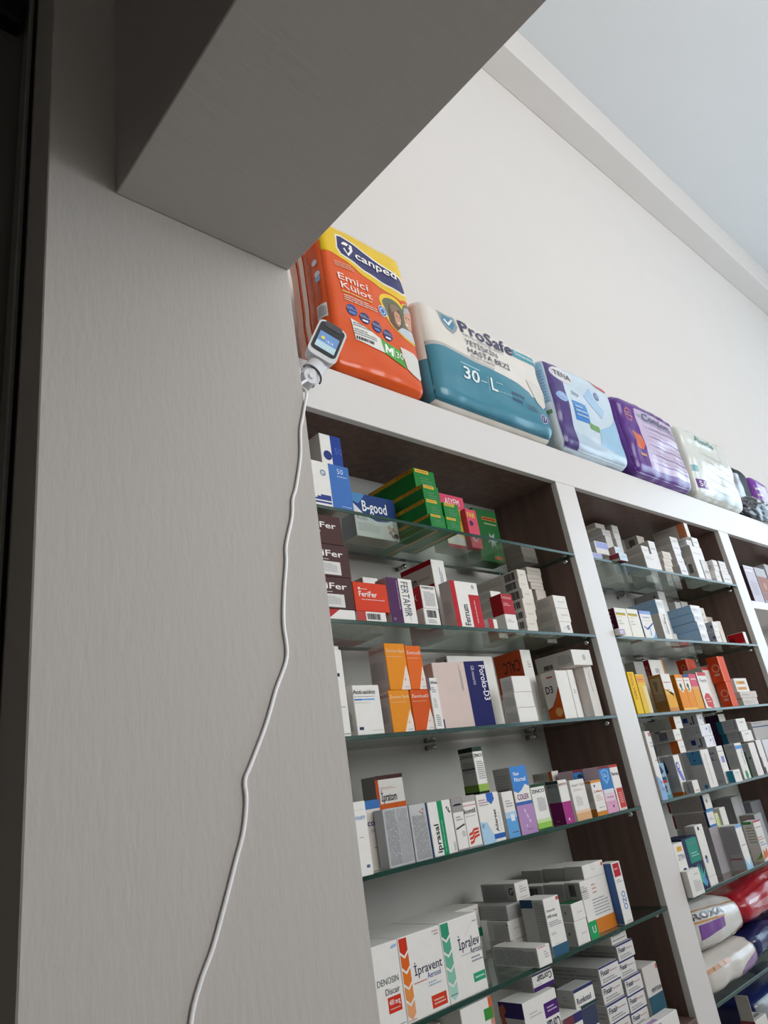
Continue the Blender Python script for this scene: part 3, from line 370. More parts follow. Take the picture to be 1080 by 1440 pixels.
# cartons: left-bay fifth shelf
g = 'cartons on the left-bay fifth shelf'
carton('white carton at the pillar with red block and grey letters, left-bay fifth shelf',.8199,.8789,1.003,1.133,-.334,-.2145,'e6e2dc',{},[('t','f',.1,.53,.075,'DENOSIN','5a5a60',0,.78,0),('t','f',.36,.41,.075,'Discair','4a4a50',0,.52,0),('r','f',.4,.2,.88,.38,'cc2f18'),('t','f',.44,.29,.06,'400 mcg','f2e4de',0,.4,1),('s','f',.46,.23,.82,.26,1,'e8a898',0),('s','f',.7,.04,.95,.06,1,'5a5a60',0),('s','f',.05,.06,.15,.075,1,'5a5a60',0),('p','f',[(.7,.92),(.78,.95),(.95,.955),(.95,.92),(.78,.91)],'9ab4d4')],g)
carton('white carton with orange arrow column and dark letters, left-bay fifth shelf',.8793,.9787,1.003,1.133,-.334,-.2145,'e6e2dc',{},[('p','f',[(.02,.985),(.11,.985),(.2,.985),(.2,.835),(.11,.775),(.02,.835)],'c4321a'),('p','f',[(.02,.8),(.11,.74),(.2,.8),(.2,.65),(.11,.59),(.02,.65)],'d4601c'),('p','f',[(.02,.615),(.11,.555),(.2,.615),(.2,.465),(.11,.405),(.02,.465)],'dd7424'),('p','f',[(.02,.43),(.11,.37),(.2,.43),(.2,.28),(.11,.22),(.02,.28)],'df8a44'),('p','f',[(.02,.245),(.11,.185),(.2,.245),(.2,.095),(.11,.035),(.02,.095)],'e2a070'),('t','f',.28,.5,.115,'İpravent','22224c',0,.66,0),('t','f',.56,.415,.075,'Aerosol','4a6aa0',0,.32,0),('s','f',.56,.31,.86,.38,2,'8aa4c8',0),('s','f',.24,.4,.54,.43,1,'c8402a',0),('r','f',.58,.05,.94,.2,'cc3a1e'),('s','f',.63,.08,.9,.16,2,'f0b8a8',0),('s','f',.02,.02,.2,.045,1,'d0705a',0),('s','f',.8,.93,.95,.96,1,'c84a4a',0),('s','f',.84,.89,.95,.92,1,'5a5a60',0)],g)
carton('white carton with green arrow column and dark letters, left-bay fifth shelf',.9787,1.0767,1.003,1.133,-.334,-.214,'e6e2dc',{},[('p','f',[(.02,.985),(.12,.985),(.22,.985),(.22,.835),(.12,.775),(.02,.835)],'2f8f6c'),('p','f',[(.02,.8),(.12,.74),(.22,.8),(.22,.65),(.12,.59),(.02,.65)],'54a386'),('p','f',[(.02,.615),(.12,.555),(.22,.615),(.22,.465),(.12,.405),(.02,.465)],'68ae94'),('p','f',[(.02,.43),(.12,.37),(.22,.43),(.22,.28),(.12,.22),(.02,.28)],'84bda8'),('p','f',[(.02,.245),(.12,.185),(.22,.245),(.22,.095),(.12,.035),(.02,.095)],'a4cfc0'),('t','f',.4,.59,.135,'İpralev','22224c',0,.56,0),('t','f',.68,.5,.085,'Aerosol','4a4a6a',0,.3,0),('s','f',.68,.38,.98,.47,2,'6a6a88',0),('s','f',.42,.5,.66,.53,1,'b8b4b8',0),('r','f',.66,.14,.98,.25,'2f9a70'),('s','f',.7,.17,.95,.22,1,'a8d8c4',0),('s','f',.03,.09,.2,.12,1,'3a3a40',0),('s','f',.86,.88,.97,.91,1,'5a6a9a',0),('p','f',[(.6,.75),(.88,.92),(.885,.915),(.605,.742)],'d8d2cc')],g)
carton('white carton with green tab standing behind the green arrow carton, left-bay fifth shelf',1.1647,1.2451,1.15,1.22,-.334,-.233,'e6e2dc',{},[('r','f',.86,.42,1,.58,'2f8f6c'),('s','f',.8,.9,.98,.93,1,'c84a4a',0)],g)
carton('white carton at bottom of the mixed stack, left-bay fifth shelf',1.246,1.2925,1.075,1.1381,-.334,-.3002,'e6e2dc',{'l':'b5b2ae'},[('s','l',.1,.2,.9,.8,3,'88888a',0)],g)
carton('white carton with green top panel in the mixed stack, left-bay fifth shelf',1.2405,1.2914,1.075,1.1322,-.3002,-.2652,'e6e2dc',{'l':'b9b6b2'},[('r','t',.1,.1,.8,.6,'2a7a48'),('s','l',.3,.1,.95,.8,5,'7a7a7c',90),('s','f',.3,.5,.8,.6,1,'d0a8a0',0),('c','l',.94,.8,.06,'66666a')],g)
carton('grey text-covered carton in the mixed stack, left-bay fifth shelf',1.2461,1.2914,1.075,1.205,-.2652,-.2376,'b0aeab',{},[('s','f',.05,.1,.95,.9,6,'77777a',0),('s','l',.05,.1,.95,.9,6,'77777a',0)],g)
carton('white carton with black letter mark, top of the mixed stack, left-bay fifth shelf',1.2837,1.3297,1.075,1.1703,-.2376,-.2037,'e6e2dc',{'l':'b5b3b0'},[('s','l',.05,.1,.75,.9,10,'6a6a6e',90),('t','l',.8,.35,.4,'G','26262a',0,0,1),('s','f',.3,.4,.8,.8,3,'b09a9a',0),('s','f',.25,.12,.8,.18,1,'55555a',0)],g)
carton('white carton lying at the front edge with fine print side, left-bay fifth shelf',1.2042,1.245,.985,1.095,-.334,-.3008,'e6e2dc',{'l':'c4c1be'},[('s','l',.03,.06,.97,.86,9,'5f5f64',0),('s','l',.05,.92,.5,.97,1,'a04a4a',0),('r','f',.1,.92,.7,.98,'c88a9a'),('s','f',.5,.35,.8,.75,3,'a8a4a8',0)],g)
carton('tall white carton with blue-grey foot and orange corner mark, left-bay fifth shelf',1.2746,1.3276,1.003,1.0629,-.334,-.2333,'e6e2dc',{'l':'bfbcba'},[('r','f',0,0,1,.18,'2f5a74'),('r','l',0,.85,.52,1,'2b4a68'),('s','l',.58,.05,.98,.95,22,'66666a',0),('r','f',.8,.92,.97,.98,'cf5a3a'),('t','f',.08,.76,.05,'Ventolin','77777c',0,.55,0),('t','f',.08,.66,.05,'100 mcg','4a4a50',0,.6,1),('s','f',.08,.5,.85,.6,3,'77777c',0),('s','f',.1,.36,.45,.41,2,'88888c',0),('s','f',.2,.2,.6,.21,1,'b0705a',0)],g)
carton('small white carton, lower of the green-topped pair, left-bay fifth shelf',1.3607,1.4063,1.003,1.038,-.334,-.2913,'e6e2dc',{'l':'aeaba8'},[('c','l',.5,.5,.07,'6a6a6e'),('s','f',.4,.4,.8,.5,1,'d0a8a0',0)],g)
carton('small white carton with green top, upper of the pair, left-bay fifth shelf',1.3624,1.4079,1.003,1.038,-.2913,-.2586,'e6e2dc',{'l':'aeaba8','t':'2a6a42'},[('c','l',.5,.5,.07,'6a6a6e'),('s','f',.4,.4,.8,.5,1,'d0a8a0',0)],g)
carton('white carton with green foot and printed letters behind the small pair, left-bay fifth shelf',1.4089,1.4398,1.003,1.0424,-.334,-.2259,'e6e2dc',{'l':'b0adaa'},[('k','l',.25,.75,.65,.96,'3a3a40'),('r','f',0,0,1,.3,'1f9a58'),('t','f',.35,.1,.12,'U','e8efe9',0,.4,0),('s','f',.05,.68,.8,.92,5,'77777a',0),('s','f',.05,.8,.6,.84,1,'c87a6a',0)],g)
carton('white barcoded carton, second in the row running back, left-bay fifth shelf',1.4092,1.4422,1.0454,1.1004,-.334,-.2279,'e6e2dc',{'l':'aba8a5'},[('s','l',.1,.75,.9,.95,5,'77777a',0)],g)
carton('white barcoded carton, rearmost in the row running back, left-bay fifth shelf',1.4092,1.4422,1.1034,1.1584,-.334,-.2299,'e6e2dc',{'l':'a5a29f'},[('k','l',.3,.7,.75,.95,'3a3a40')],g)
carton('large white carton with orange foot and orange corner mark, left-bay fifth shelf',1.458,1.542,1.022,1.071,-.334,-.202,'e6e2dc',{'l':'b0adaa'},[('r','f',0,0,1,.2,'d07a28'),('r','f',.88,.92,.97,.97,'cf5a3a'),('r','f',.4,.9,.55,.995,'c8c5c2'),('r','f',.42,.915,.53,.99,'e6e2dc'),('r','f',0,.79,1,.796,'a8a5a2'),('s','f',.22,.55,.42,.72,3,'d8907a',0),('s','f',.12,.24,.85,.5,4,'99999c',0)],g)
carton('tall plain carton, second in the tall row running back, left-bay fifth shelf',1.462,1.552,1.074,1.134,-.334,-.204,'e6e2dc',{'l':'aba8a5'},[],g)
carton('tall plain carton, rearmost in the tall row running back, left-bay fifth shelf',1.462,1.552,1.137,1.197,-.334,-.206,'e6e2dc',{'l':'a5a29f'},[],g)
carton('white carton with blue side and red block at the right end, left-bay fifth shelf',1.543,1.5796,1.003,1.038,-.334,-.2111,'e6e2dc',{'l':'4a70a8'},[('r','f',.12,.76,.85,.98,'b5202c'),('t','f',.78,.22,.42,'OZO','5a86c8',90,.3,1),('s','f',.2,.66,.8,.72,2,'66666a',0),('s','f',.3,.03,.8,.05,1,'77777a',0),('s','f',.2,.86,.6,.92,1,'d88a8a',0)],g)
# cartons: left-bay lowest shelf
g = 'cartons on the left-bay lowest shelf'
carton('white carton with orange spine and green tab, left-bay lowest shelf',.9967,1.0779,1.003,1.123,-.556,-.345,'e6e2dc',{},[('r','f',.88,0,1,1,'c98a78'),('r','f',.88,.88,1,1,'d0643a'),('r','f',.7,.85,.98,.93,'3f8a3a'),('t','f',.06,.77,.065,'TRELEGY','55504c',0,.42,0),('s','f',.5,.78,.68,.8,1,'a09a98',0),('s','f',.08,.7,.8,.73,1,'77777a',0),('r','f',.88,.93,1,1,'d0643a'),('s','f',.3,.4,.5,.44,1,'66666a',0),('s','f',.1,.1,.7,.32,4,'99999c',0)],g)
carton('low white carton with green stripe left of the green tab carton, left-bay lowest shelf',.9227,.9927,1.05,1.15,-.556,-.3649,'e6e2dc',{},[('r','f',0,.86,1,.94,'4f8a3a'),('s','f',.1,.2,.8,.75,6,'77777a',0)],g)
carton('white carton with purple bands printed upside down, lower, left-bay lowest shelf',1.1547,1.2576,1.003,1.061,-.556,-.3782,'e6e2dc',{'l':'bdb8b6'},[('r','l',0,.86,1,1,'3a2a60'),('s','l',.3,.1,.95,.7,5,'77777a',0),('p','l',[(.02,.95),(.2,.98),(.3,.92),(.18,.88),(.26,.8),(.12,.8),(.04,.7)],'a85a44'),('r','f',.58,.78,1,.91,'4a1f6a'),('s','f',.66,.82,.95,.88,2,'b89ac8',0),('t','f',.97,.755,.11,'Cortair','2a2a50',180,.42,1),('r','f',.5,.46,1,.58,'3a1f60'),('r','f',.12,.56,.3,.68,'6a70a8'),('t','f',.36,.66,.05,'66','3a4a80',0,0,0),('t','f',.34,.52,.07,'GE','c8a878',0,0,0),('s','f',.15,.84,.5,.9,2,'c0bab8',0)],g)
carton('white carton with purple edges printed upside down, upper, left-bay lowest shelf',1.2165,1.283,1.02,1.1081,-.3782,-.3504,'e6e2dc',{'l':'aeaaa8'},[('r','f',0,0,1,.24,'3f1f66'),('r','f',0,.9,1,1,'33305a'),('t','f',.92,.82,.42,'Cortair','2a2438',180,.72,1),('s','f',.1,.3,.4,.36,1,'77777a',0),('s','l',.05,.15,.95,.8,5,'77777a',0)],g)
carton('white carton with dark green edge and dark letters, lower, left-bay lowest shelf',1.3324,1.3855,1.012,1.132,-.556,-.437,'e6e2dc',{},[('r','f',0,.72,1,1,'3a4058'),('t','f',.1,.3,.26,'Ronkotol','2a2e40',0,.85,1),('s','f',.1,.1,.6,.18,1,'6b6b70',0)],g)
carton('white carton with navy top and dark green edge, upper, left-bay lowest shelf',1.3219,1.3907,1.012,1.0532,-.437,-.4007,'e6e2dc',{'l':'b5b2b0','t':'bab7b5'},[('r','f',0,.84,1,1,'2f3560'),('t','f',.08,.28,.28,'Ronkotol','2a3050',0,.72,1),('r','f',.2,0,1,.15,'24403c'),('s','f',.1,.12,.5,.2,1,'66666a',0),('s','l',.3,.4,.7,.7,2,'77777a',0)],g)
carton('white carton with maroon and navy edge low at the front, left-bay lowest shelf',1.2576,1.3186,1,1.08,-.556,-.4309,'e6e2dc',{},[('p','f',[(0,.88),(.55,.88),(.55,1),(0,1)],'6a3540'),('p','f',[(.55,.88),(1,.88),(1,1),(.55,1)],'352f66'),('t','f',.2,.55,.2,'Cortair','26203a',0,.7,1)],g)
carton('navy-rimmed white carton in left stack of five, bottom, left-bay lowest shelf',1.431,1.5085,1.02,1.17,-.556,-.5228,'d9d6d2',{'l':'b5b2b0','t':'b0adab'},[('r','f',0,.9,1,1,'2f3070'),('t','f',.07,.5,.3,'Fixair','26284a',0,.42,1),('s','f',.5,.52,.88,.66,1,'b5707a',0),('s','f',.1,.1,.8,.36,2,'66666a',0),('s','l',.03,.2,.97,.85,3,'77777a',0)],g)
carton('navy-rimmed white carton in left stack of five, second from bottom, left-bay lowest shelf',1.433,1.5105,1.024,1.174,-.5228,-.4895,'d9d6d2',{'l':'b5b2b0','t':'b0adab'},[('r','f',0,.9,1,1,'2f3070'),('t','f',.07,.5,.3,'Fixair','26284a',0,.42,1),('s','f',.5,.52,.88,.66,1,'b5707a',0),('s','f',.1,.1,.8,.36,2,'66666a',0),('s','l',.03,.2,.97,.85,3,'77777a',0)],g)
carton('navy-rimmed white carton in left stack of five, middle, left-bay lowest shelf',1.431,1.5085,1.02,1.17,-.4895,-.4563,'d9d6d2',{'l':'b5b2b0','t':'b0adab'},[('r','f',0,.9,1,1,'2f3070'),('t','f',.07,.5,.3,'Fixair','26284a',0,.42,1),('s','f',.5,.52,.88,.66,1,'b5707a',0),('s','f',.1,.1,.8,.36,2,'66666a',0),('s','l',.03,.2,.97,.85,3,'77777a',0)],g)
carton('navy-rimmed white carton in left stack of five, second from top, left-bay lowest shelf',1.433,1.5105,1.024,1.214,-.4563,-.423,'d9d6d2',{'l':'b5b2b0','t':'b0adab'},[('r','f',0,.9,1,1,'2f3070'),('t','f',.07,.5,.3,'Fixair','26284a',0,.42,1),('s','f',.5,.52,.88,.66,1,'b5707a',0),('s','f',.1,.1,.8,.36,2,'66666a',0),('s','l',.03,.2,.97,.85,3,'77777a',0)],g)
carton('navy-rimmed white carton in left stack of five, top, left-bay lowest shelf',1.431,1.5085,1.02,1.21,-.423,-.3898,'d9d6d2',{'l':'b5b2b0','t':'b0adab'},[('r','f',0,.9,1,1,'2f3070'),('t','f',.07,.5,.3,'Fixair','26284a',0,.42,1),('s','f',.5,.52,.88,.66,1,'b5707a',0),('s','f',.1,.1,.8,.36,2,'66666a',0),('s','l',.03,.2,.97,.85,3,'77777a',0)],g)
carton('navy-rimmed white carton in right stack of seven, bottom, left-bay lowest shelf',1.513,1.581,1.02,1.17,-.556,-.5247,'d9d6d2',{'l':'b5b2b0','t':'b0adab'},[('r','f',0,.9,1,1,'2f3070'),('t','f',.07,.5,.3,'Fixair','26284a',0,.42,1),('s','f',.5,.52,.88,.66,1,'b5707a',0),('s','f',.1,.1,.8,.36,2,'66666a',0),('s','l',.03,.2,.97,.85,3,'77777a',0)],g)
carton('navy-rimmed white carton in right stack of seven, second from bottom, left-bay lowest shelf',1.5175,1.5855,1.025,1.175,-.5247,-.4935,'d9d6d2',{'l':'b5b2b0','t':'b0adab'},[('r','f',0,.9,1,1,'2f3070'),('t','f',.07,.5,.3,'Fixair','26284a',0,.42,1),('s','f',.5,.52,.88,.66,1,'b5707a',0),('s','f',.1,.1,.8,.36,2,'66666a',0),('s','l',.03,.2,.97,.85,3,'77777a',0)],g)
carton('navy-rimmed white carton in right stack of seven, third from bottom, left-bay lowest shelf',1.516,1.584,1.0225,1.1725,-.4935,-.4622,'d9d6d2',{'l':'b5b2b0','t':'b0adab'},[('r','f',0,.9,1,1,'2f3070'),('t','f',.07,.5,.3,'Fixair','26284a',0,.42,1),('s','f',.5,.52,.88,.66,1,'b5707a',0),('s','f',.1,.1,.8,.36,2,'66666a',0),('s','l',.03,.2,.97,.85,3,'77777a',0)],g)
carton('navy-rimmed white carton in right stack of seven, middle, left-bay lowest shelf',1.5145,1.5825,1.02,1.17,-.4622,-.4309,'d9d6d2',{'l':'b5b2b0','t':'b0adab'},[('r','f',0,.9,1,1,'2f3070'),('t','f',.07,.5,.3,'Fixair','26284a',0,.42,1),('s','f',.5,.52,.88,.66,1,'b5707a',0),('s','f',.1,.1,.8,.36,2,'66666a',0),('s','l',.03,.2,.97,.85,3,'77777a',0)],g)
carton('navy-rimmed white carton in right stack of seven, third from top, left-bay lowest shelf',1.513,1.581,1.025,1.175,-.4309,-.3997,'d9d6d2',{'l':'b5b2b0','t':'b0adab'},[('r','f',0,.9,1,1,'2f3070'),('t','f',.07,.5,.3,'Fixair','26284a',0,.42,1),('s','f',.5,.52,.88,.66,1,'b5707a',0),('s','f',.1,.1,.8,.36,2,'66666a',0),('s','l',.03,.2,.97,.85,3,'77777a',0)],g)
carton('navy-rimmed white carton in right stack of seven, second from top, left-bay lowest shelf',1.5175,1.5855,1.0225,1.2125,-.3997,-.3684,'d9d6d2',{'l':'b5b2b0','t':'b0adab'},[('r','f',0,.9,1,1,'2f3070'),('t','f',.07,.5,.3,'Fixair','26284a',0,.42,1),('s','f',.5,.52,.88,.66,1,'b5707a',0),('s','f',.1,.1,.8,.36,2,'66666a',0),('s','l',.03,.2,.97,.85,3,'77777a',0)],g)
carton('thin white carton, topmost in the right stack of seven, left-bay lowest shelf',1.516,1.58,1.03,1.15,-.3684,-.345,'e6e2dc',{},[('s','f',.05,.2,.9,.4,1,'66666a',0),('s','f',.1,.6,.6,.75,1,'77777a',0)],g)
carton('tall white carton with teal lower half at the right end, left-bay lowest shelf',1.59,1.6544,1.02,1.12,-.556,-.4286,'d2ccc6',{},[('r','f',0,0,1,.56,'2b5566'),('t','f',.28,.6,.06,'VENTOLIN','2a2a30',0,.68,1),('r','f',.88,.9,.97,.97,'c8503a')],g)
carton('low white carton with lilac patch at the front edge, left-bay lowest shelf',1.52,1.64,.99,1.019,-.556,-.5149,'e6e2dc',{},[('r','t',.1,.2,.4,.6,'b08ab8'),('r','f',.1,.5,.4,.9,'b08ab8')],g)
# cartons: middle-bay top shelf
g = 'cartons on the middle-bay top shelf'
carton('lilac-banded flat carton at the left upright, lower, middle-bay top shelf',1.845,1.9,1.01,1.11,.5535,.5755,'d6d3d0',{},[('r','f',0,.3,1,.9,'a0a4d0')],g)
carton('lilac-banded flat carton at the left upright, upper, middle-bay top shelf',1.8756,1.9491,1.01,1.11,.5755,.6158,'d6d3d0',{},[('r','f',.1,.45,1,.95,'9aa2d4')],g)
carton('white carton at bottom of the stepped stack, middle-bay top shelf',2.2028,2.2473,1.14,1.22,.5535,.5835,'d6d3d0',{},[('s','f',.15,.35,.8,.6,1,'b9b6b4',0),('s','l',.05,.25,.9,.8,3,'99948f',0)],g)
carton('white carton, second from bottom of the stepped stack, middle-bay top shelf',2.2012,2.2472,1.14,1.22,.5835,.7241,'d6d3d0',{},[('s','f',.15,.35,.8,.6,1,'b9b6b4',0),('s','l',.05,.25,.9,.8,3,'99948f',0)],g)
carton('white carton, second from top of the stepped stack, middle-bay top shelf',2.1919,2.248,1.14,1.22,.7241,.7487,'d6d3d0',{},[('s','f',.15,.35,.8,.6,1,'b9b6b4',0),('s','l',.05,.25,.9,.8,3,'99948f',0)],g)
carton('white carton, topmost of the stepped stack, middle-bay top shelf',2.1576,2.2183,1.14,1.22,.7487,.7667,'cfc8bc',{},[('s','f',.15,.35,.8,.6,1,'b9b6b4',0),('s','l',.05,.25,.9,.8,3,'99948f',0)],g)
carton('white carton under the upright one beside the stepped stack, middle-bay top shelf',2.2527,2.2877,1.13,1.21,.5535,.7151,'d6d3d0',{},[('s','f',.15,.35,.8,.6,1,'b9b6b4',0),('s','l',.05,.25,.9,.8,3,'99948f',0)],g)
carton('upright white carton beside the stepped stack, middle-bay top shelf',2.249,2.2917,1.13,1.21,.7151,.768,'d6d3d0',{},[('s','f',.15,.35,.8,.6,1,'b9b6b4',0),('s','l',.05,.25,.9,.8,3,'99948f',0)],g)
carton('maroon-sided carton lying at the shelf edge, middle-bay top shelf',1.9569,2.0037,.985,1.0208,.5535,.5784,'e6e2dc',{'l':'9a3a4a','b':'7a2034','f':'c4d6e4'},[('s','l',.5,.2,.9,.5,1,'5a1020',0),('s','f',.2,.4,.8,.6,1,'8aa8c0',0),('r','l',0,0,.9,.35,'cfc9b4')],g)
carton('pink and pale blue carton lying on the maroon-sided one, middle-bay top shelf',1.9701,2.0113,1,1.0626,.5784,.6056,'e6e2dc',{'l':'c4a4a0','f':'c8d8e4'},[('s','l',.3,.2,.8,.6,2,'a06a6a',0),('r','l',0,0,.3,1,'c8c8b0'),('s','f',.2,.4,.8,.6,1,'9ab0c4',0)],g)
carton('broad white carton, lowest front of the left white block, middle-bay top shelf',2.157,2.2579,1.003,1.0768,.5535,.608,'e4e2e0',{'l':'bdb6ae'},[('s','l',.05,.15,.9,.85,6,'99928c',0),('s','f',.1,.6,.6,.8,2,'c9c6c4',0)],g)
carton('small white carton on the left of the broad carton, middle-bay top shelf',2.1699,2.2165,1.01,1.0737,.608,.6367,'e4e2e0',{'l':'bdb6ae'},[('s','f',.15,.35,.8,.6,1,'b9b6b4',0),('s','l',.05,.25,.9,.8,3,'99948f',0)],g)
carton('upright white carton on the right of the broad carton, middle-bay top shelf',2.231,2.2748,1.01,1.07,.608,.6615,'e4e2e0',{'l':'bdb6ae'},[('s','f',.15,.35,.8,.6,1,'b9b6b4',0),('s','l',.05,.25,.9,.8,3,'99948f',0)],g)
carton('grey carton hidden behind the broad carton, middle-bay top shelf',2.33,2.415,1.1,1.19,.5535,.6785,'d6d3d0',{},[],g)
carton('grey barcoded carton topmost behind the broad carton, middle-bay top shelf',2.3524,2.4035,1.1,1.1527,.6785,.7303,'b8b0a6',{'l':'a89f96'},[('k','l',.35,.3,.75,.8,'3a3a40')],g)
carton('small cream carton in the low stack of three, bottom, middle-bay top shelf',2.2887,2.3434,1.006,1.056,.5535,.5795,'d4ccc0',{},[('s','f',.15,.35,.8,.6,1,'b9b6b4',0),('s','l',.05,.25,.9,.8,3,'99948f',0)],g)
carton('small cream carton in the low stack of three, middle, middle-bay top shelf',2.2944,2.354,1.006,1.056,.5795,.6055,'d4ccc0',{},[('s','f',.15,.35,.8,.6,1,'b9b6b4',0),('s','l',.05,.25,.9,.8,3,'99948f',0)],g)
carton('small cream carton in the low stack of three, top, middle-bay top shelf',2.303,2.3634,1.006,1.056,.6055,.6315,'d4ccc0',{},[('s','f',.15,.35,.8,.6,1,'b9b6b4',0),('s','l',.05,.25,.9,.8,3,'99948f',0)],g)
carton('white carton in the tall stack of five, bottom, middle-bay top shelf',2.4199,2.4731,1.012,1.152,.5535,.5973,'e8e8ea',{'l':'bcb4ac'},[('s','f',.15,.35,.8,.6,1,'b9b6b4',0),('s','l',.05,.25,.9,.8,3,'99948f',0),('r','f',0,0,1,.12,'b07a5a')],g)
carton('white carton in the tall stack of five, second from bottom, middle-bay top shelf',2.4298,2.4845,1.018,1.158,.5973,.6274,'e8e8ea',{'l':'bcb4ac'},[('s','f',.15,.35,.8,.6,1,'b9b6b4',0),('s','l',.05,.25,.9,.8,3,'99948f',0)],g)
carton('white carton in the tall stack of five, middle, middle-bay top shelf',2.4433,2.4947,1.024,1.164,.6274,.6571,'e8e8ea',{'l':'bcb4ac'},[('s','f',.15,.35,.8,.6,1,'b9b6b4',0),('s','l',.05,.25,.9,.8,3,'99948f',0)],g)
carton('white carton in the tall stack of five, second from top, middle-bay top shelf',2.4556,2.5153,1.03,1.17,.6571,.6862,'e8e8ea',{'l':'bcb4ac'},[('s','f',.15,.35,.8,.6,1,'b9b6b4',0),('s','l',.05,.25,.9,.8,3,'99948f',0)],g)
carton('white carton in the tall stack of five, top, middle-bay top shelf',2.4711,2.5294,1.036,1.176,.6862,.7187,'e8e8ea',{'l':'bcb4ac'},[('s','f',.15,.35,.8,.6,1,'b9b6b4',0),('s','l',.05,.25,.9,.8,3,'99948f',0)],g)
carton('white barcoded carton, bottom of the wide stack, middle-bay top shelf',2.5362,2.582,1.003,1.038,.5535,.6389,'ecebea',{'l':'c9bfb6'},[('k','l',.2,.3,.6,.7,'3a3a40')],g)
carton('white carton beside the barcoded one in the wide stack, middle-bay top shelf',2.636,2.6848,1.02,1.1,.5535,.6389,'e6e4e2',{},[('s','f',.15,.35,.8,.6,1,'b9b6b4',0),('s','l',.05,.25,.9,.8,3,'99948f',0)],g)
carton('broad white carton in the middle of the wide stack, middle-bay top shelf',2.5805,2.6758,1.02,1.0587,.6389,.6911,'ecebea',{'l':'c0b8b0'},[('s','f',.1,.4,.8,.5,1,'c9c6c4',0),('s','f',.05,.48,.95,.5,1,'aaa6a2',0)],g)
carton('small white carton, top left of the wide stack, middle-bay top shelf',2.5638,2.6065,1.02,1.1,.6911,.7124,'ecebea',{},[('s','f',.15,.35,.8,.6,1,'b9b6b4',0),('s','l',.05,.25,.9,.8,3,'99948f',0)],g)
carton('small white carton, top right of the wide stack, middle-bay top shelf',2.6201,2.6699,1.02,1.1,.6911,.7295,'ecebea',{},[('s','f',.15,.35,.8,.6,1,'b9b6b4',0),('s','l',.05,.25,.9,.8,3,'99948f',0)],g)
carton('large white carton with orange end standing at the back, middle-bay top shelf',2.5393,2.5686,1,1.1249,.7124,.768,'e6e2dc',{'l':'c9c0b6'},[('r','l',.76,0,1,1,'c4784e'),('s','l',.05,.72,.55,.92,3,'5a5a60',0),('s','l',.78,.05,.92,.25,2,'4a3a3a',0)],g)
carton('white carton with navy print on its side, lower, middle-bay top shelf',2.6858,2.7284,1.003,1.038,.5535,.5975,'e6e4e2',{},[('s','l',.1,0,.9,.4,2,'4a5a80',0),('s','f',.2,.4,.7,.6,1,'c9c6c4',0)],g)
carton('white carton stacked on the one with navy print, middle-bay top shelf',2.6967,2.736,1.003,1.073,.5975,.6415,'e6e4e2',{},[('s','f',.15,.35,.8,.6,1,'b9b6b4',0),('s','l',.05,.25,.9,.8,3,'99948f',0)],g)
carton('white carton in the last stack at the right upright, bottom, middle-bay top shelf',2.7553,2.8309,1.006,1.096,.5535,.5936,'e6e4e2',{'l':'c6c2bc'},[('s','f',.15,.35,.8,.6,1,'b9b6b4',0),('s','l',.05,.25,.9,.8,3,'99948f',0)],g)
carton('white carton in the last stack at the right upright, middle, middle-bay top shelf',2.7573,2.8224,1.006,1.096,.5936,.6166,'e6e4e2',{'l':'c6c2bc'},[('s','f',.15,.35,.8,.6,1,'b9b6b4',0),('s','l',.05,.25,.9,.8,3,'99948f',0)],g)
carton('white carton in the last stack at the right upright, top, middle-bay top shelf',2.7624,2.8214,1.006,1.096,.6166,.6451,'e6e4e2',{'l':'c6c2bc'},[('s','f',.15,.35,.8,.6,1,'b9b6b4',0),('s','l',.05,.25,.9,.8,3,'99948f',0)],g)
# cartons: middle-bay second shelf
g = 'cartons on the middle-bay second shelf'
carton('small lilac and white carton before the maroon-edged one, middle-bay second shelf',1.833,1.8678,.985,1.002,.32,.3382,'e6e2dc',{},[('r','f',0,.1,.9,.9,'b8aacb'),('r','f',.1,.3,.6,.6,'d6d0dc')],g)
carton('white carton with yellow-green band and maroon side, middle-bay second shelf',1.8723,1.9386,1.004,1.054,.32,.406,'e8e4da',{'l':'5a2034'},[('r','f',.05,.74,.85,.82,'c8a030'),('r','f',.05,.8,.85,.83,'6a8a3a'),('s','f',.1,.66,.5,.69,1,'c07a6a',0),('s','f',.1,.4,.5,.6,2,'c4c0b8',0),('t','l',.35,.9,.35,'MAG','d8c8c8',270,.55,0)],g)
carton('white carton with yellow-green band, right one of the two, middle-bay second shelf',1.9391,2.0048,1.003,1.053,.32,.4064,'e8e4da',{},[('r','f',.05,.74,.85,.82,'c8a030'),('r','f',.05,.8,.85,.83,'6a8a3a'),('s','f',.1,.66,.5,.69,1,'c07a6a',0),('s','f',.1,.4,.5,.6,2,'c4c0b8',0)],g)
carton('white carton with a blue swoosh and pale blue foot, middle-bay second shelf',2.0123,2.0817,1.003,1.053,.32,.4044,'e6e2dc',{'l':'4a66a4'},[('r','f',0,.88,1,1,'8aa4d8'),('s','f',.2,.7,.8,.82,1,'8aa0c8',0),('s','f',.1,.63,.9,.66,1,'d8b890',0),('p','f',[(.1,.45),(.35,.36),(.6,.45),(.95,.58),(1,.55),(.6,.38),(.35,.29),(.1,.4)],'2d4f9f'),('p','f',[(.5,.1),(.55,.35),(.7,.48),(.62,.3),(.62,.1)],'7fa6d4'),('p','f',[(.55,0),(1,0),(1,.3),(.85,.1)],'6fa8d8')],g)
carton('white carton with vertical navy letters, middle-bay second shelf',2.1368,2.1843,1.003,1.038,.32,.4028,'e6e2dc',{'l':'c8c2b8'},[('t','f',.52,.96,.26,'Magvital','26304f',270,.75,1),('s','f',.28,.2,.4,.75,1,'8a90a8',90)],g)
